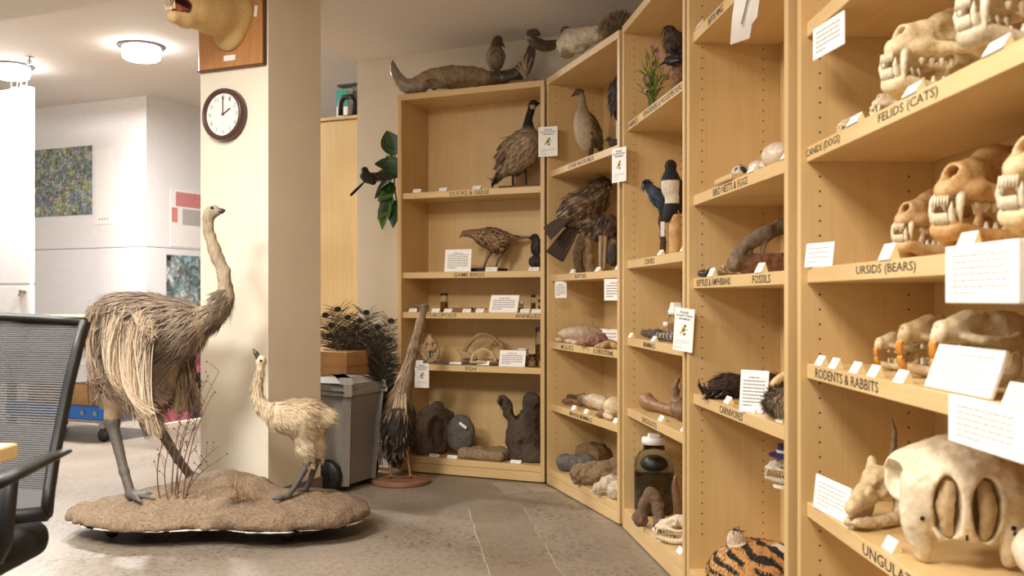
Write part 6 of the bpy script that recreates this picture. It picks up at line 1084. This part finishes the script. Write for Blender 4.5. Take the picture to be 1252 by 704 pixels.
b0 = bw(4, bu(4, 955, .16), .16, z); o = thing('spatulate_bone', 'cream spatulate bone propped above the grey pelt', 'bone', b0); S = Sdf(.01); q = Px(b0[1]); S.spl([q(946, 470), q(953, 462), q(966, 453)], [q.r(5), q.r(4), q.r(3)], (226, 196, 150)).path([q(962, 458), np.array((q(962, 0)[0], q.Y, z))], [.008, .01], (226, 196, 150)); S.build('bone', 'bone', o, b0, res=40)
tents(4, 3, [(887, 'under the claws of the bear paw'), (918, 'touching the tall card on the carnivores shelf'), (951, 'before the grey fur pelt')], 'carnivores shelf', w=.05, d=.03)
# cap and skull hung near the back of bay 4, tiger head at the foot
b0 = bw(4, bu(4, 958, .2), .2, ZB); q = Px(b0[1]); hz_ = A(0, 592, q.Y)[2]; rb = np.array((b0[0] + .01, b0[1], hz_)); o = thing('skull_bracket', 'small cream bracket on the back panel carrying the cat skull', 'bracket', rb, B[4].rz)
MB().lathe([(.001, -.008), (.04, -.008), (.04, 0), (.001, 0)], 16).build('disc', 'cream', o); MB().box((0, .055, -.014), (.016, .10, .012)).build('arm', 'cream', o); MB().box((0, .103, -.014), (.05, .006, .07), bev=.002).build('plate', 'cream', o)
carn_skull('white cat skull on a bracket under a navy cap', b0 * (1, 1, 0) + (.01, 0, hz_ + .0005), math.pi * .9, .135, (236, 222, 196), jaw=(230, 214, 186), res=44)
o = thing('navy_cap', 'navy blue plastic lid with a white band resting on the cat skull', 'lid', b0 * (1, 1, 0) + (.02, 0, hz_ + .083)); MB().lathe([(.001, 0), (.062, 0), (.062, .006), (.04, .008), (.036, .035), (.001, .038)], 22).build('cap', 'navy', o, smooth=False); MB().lathe([(.0375, .012), (.041, .012), (.04, .02), (.0375, .02)], 22).build('band', 'card', o)
b0 = bw(4, bu(4, 915, .11), .11, ZB); Y = b0[1] - .02; q = Px(Y); o = thing('tiger_head', 'orange and black striped tiger head lying at the bookcase foot', 'taxidermy', b0); S = Sdf(.03); og = (196, 142, 82)
cz = A(0, 705, Y)[2]; S.e((q(925, 0)[0], Y, ZB + .07), (.12, .15, .092), og).e((q(892, 0)[0], Y - .02, ZB + .07), (.07, .09, .07), (206, 158, 100)).e((q(955, 0)[0], Y - .02, ZB + .08), (.07, .09, .075), (206, 170, 124))
e_ = np.array((q(900, 0)[0], Y, ZB + .165)); S.e(e_, (.028, .016, .034), (214, 190, 160), k=.01)
S.b((b0[0], b0[1], ZB - .498), (1, 1, .5), op=-1, k=.002)
def stripes(V, n, C):
    s_ = np.sin(215 * (V[:, 2] * .8 + (V[:, 0] - b0[0]) * .45) + 2.2 * vnoise(V, 16, 3) + 1.2 * vnoise(V, 38, 5)); mk = vnoise(V * (1, 1, .6), 22, 7) + .5 * vnoise(V, 9, 2); C = np.where((vnoise(V, 12, 8) > .35)[:, None], lin((228, 208, 176)), C); C = np.where(((s_ > .2) & (mk > -.3))[:, None], lin((36, 28, 24)), C); return np.where((np.linalg.norm((V - e_) / (.03, .03, .03), axis=1) < 1)[:, None], lin((222, 202, 176)), C)
S.build('head', 'fur', o, b0, res=90, paint=stripes); 
def tcol(p, n, g): c = stripes(p[None], n[None], lin(og)[None])[0]; s_ = np.where(c <= .0031308, c * 12.92, 1.055 * np.maximum(c, 1e-6) ** (1 / 2.4) - .055) * 255; return s_ * (.85 + .3 * g.random())
coat(S, 3500, lambda p, n: (-.3, -.6, -.4), .014, .0022, tcol, .3, .2, None, 2, .1).build('hair', 'barb', o, b0, kind='stuff')
# ---- bay 5: skulls
def at5(X, Y, z): return np.array((X, Y, z))
z = ZS(5, 1)
carn_skull('big yellowish cat skull with long canines above the felids lettering', at5(.822, 1.84, z + .002), math.pi + .35, .31, (238, 214, 170), (232, 206, 160), (236, 214, 172), 0, .0, 1.25, 84, group='big cat skulls')
carn_skull('big cat skull with a greyish jaw nearest the end of the felids shelf', at5(.818, 1.50, z + .002), math.pi + .25, .315, (234, 212, 174), (226, 204, 168), (214, 196, 168), 0, .0, 1.2, 84, group='big cat skulls')
carn_skull('small pale canid skull beside the big cat skull', at5(.80, 2.02, z + .001), math.pi + .25, .14, (226, 208, 178), res=48); carn_skull('tiny canid skull at the start of the canids shelf', at5(.74, 2.13, z + .001), math.pi + .2, .075, (226, 208, 178), res=36)
tents(5, 1, [(1040, 'between the tiny and the small canid skulls'), (1110, 'under the canines of the yellowish cat skull'), (1212, 'under the greyish jaw of the big cat skull')], 'felids shelf', w=.06, d=.012)
card(bw(5, bu(5, 1012, .012), .012, ZS(5, 0) - ST - .075), B[5].rz + .12, .15, .07, 'white information card hung from the shelf above the canids', 0, .004, 5, False, mat='paleink')
z = ZS(5, 2)
carn_skull('small tan bear skull beside the ursids lettering', at5(.835, 1.95, z + .001), math.pi + .6, .235, (216, 176, 126), (206, 164, 112), (218, 180, 132), 0, 0, .8, 72, name='bear_skull', group='bear skulls'); carn_skull('large brown stained bear skull in the middle of the ursids shelf', at5(.835, 1.70, z + .001), math.pi + .55, .315, (214, 172, 116), (190, 146, 92), (208, 160, 100), 0, 0, .85, 84, name='bear_skull', group='bear skulls'); carn_skull('large pale bear skull beside the hung sign on the ursids shelf', at5(.822, 1.41, z + .001), math.pi + .4, .315, (232, 204, 156), (226, 198, 150), (236, 208, 160), 0, 0, .8, 84, name='bear_skull', group='bear skulls')
tents(5, 2, [(1080, 'above the end of the ursids bears lettering'), (1176, 'above the hung sign on the ursids shelf')], 'ursids shelf', w=.055, h=.03)
def sign(name, label, p0, p1, z0, h, lean=0, n=7, th=.008): c = (np.array(p0) + p1) / 2; d = np.array(p1) - p0; return card((c[0], c[1], z0), math.atan2(d[1], d[0]), np.linalg.norm(d), h, label, lean, th, n, False, name, mat='paleink', bar=.3)
sign('info_card', 'small white card at the start of the ursids shelf', (.668, 2.245), (.700, 2.15), z, .055, .12, 4, .004)
sign('shelf_sign', 'wide white sign fixed to the front edge of the ursids shelf', (.6575, 1.49), (.6575, 1.275), z - .078, .085, 0, 7, .012); 
z = ZS(5, 3); sign('shelf_sign', 'wide white sign fixed to the front edge of the rodents shelf', (.6575, 1.48), (.6575, 1.262), z - .066, .07, 0, 6, .012); sign('info_card', 'thick white slanted sign standing among the rodent skulls', (.688, 1.64), (.692, 1.425), z, .075, .35, 6, .008)
rodent_skull('small round rodent skull at the left of the rodent row', at5(.80, 2.03, z + .001), math.pi + .2, .115, (228, 206, 164)); rodent_skull('medium brown rodent skull with orange teeth between two others', at5(.80, 1.84, z + .001), math.pi + .1, .17, (206, 176, 132)); rodent_skull('large beaver skull with big orange teeth behind the slanted sign', at5(.80, 1.68, z + .001), math.pi + .12, .185, (238, 218, 178))
tents(5, 3, [(999, 'first on the rodents and rabbits shelf'), (1016, 'second on the rodents and rabbits shelf'), (1042, 'above the ampersand of the rodents lettering'), (1064, 'above the last letters of rabbits'), (1097, 'between the lettering and the slanted sign')], 'rodents shelf', w=.045, d=.015, h=.022)
tent(bw(5, bu(5, 1240, .03), .03, z + .0003), B[5].rz, 'large white tent card behind the hung rodents sign', None, .07, .03)
z = ZS(5, 4); sign('info_card', 'white card leaning at the start of the ungulates shelf', (.674, 2.20), (.69, 2.02), z, .075, .1, 6, .004)
tents(5, 4, [(1040, 'first beside the white card on the skull shelf for ungulates'), (1084, 'in front of the big cattle skull')], 'ungulates skull shelf', w=.05, d=.03, h=.022); blob('loose_tooth_plate', 'small clear tooth plate lying behind the ungulates card', at5(.73, 2.1, z), [('e', (0, 0, .008), (.03, .035, .008), (226, 206, 180))], 'gloss', 'bone', 26)
# cattle skull, seen from the front: dome, open nasal chambers, two cheek legs
o = thing('cattle_skull', 'big white cattle skull with open nasal chambers on the ungulates shelf', 'skull', at5(.80, 1.735, z + .0005), -.38); S = Sdf(.03); cw_ = (240, 222, 190)
S.e((0, .03, .155), (.105, .10, .065), cw_).e((0, .06, .12), (.10, .10, .085), cw_).e((0, -.03, .11), (.075, .055, .085), cw_)
for s in (-1, 1): S.spl([(s * .075, -.03, .13), (s * .078, -.035, .07), (s * .068, -.03, .018)], [.032, .026, .014], cw_).e((s * .10, .05, .15), (.035, .04, .035), cw_); S.spl([(s * .09, .0, .165), (s * .125, .03, .16), (s * .118, .05, .115), (s * .09, .01, .10)], [.012, .01, .01, .012], cw_, k=.01)
for s in (-1, 1): S.e((s * .030, -.075, .105), (.023, .06, .058), op=-1, k=.008).e((s * .118, .02, .14), (.03, .035, .032), op=-1, k=.008)
S.e((0, -.05, .01), (.052, .09, .042), op=-1, k=.01); cr = S.build('cranium', 'bone', o, res=96, noise=(.002, 50))
for s in (-1, 1): Sdf(.006).spl([(s * .028, -.052, .145), (s * .034, -.056, .105), (s * .028, -.05, .062)], [.012, .014, .009], (206, 178, 134)).build('turbinate', 'bone', cr, res=36, noise=(.002, 80))
MB().box((0, -.052, .105), (.004, .05, .10)).build('septum', 'hole', cr); m = MB(); m.tube([(.0, -.052, .162), (.002, -.06, .178), (.0, -.045, .2), (.002, -.01, .219)], .0016, 5); m.build('suture', 'hole', cr)
for x, zz in ((-.07, .085), (.075, .07), (.072, .08)): MB().lathe([(.001, 0), (.0045, 0), (.001, .003)], 8, (x, -.064, zz), Rx(math.pi / 2)).build('foramen', 'hole', cr)
o = thing('roe_deer_skull', 'small deer skull with a spike antler behind the cattle skull', 'skull', at5(.752, 2.03, z + .0005), math.pi + .75, sc=.85); S = Sdf(.014); c = (214, 188, 146)
S.e((-.02, 0, .10), (.05, .04, .04), c).spl([(0, 0, .095), (.06, 0, .075), (.12, 0, .055)], [.036, .026, .014], c)
for s in (-1, 1): S.e((.03, s * .035, .095), (.022, .018, .02), op=-1, k=.006).spl([(-.02, s * .02, .125), (-.03, s * .024, .15)], [.012, .010], c)
for s in (-1, 1): S.spl([(.11, s * .012, .022), (.04, s * .03, .018), (-.03, s * .04, .022), (-.04, s * .04, .07)], [.012, .014, .016, .012], (226, 204, 164), k=.006)
S.build('cranium', 'bone', o, res=64, noise=(.003, 60))
for s in (1,): MB().tube([(-.03, s * .024, .148), (-.035, s * .03, .19), (-.03, s * .034, .23), (-.01, s * .03, .27)], [.008, .007, .0055, .0015], 8, (158, 136, 106)).build('antler', 'rock', o, smooth=True)
o = thing('sheep_skull', 'white skull end showing beside the cattle skull on the ungulates shelf', 'skull', at5(.80, 1.40, z + .0005), .3); S = Sdf(.02); S.e((0, .0, .11), (.06, .09, .055), (240, 224, 196)).spl([(-.03, 0, .09), (-.025, -.02, .03)], [.03, .016], (240, 224, 196)).spl([(.03, 0, .09), (.03, -.02, .03)], [.03, .016], (236, 220, 190)).e((0, -.08, .10), (.03, .04, .03), op=-1, k=.01).e((0, 0, .03), (.03, .2, .03), op=-1, k=.01).b((0, 0, -.5), (1, 1, .5145), op=-1, k=.001); S.build('cranium', 'bone', o, res=54, noise=(.003, 40)); o.location.z -= .0145
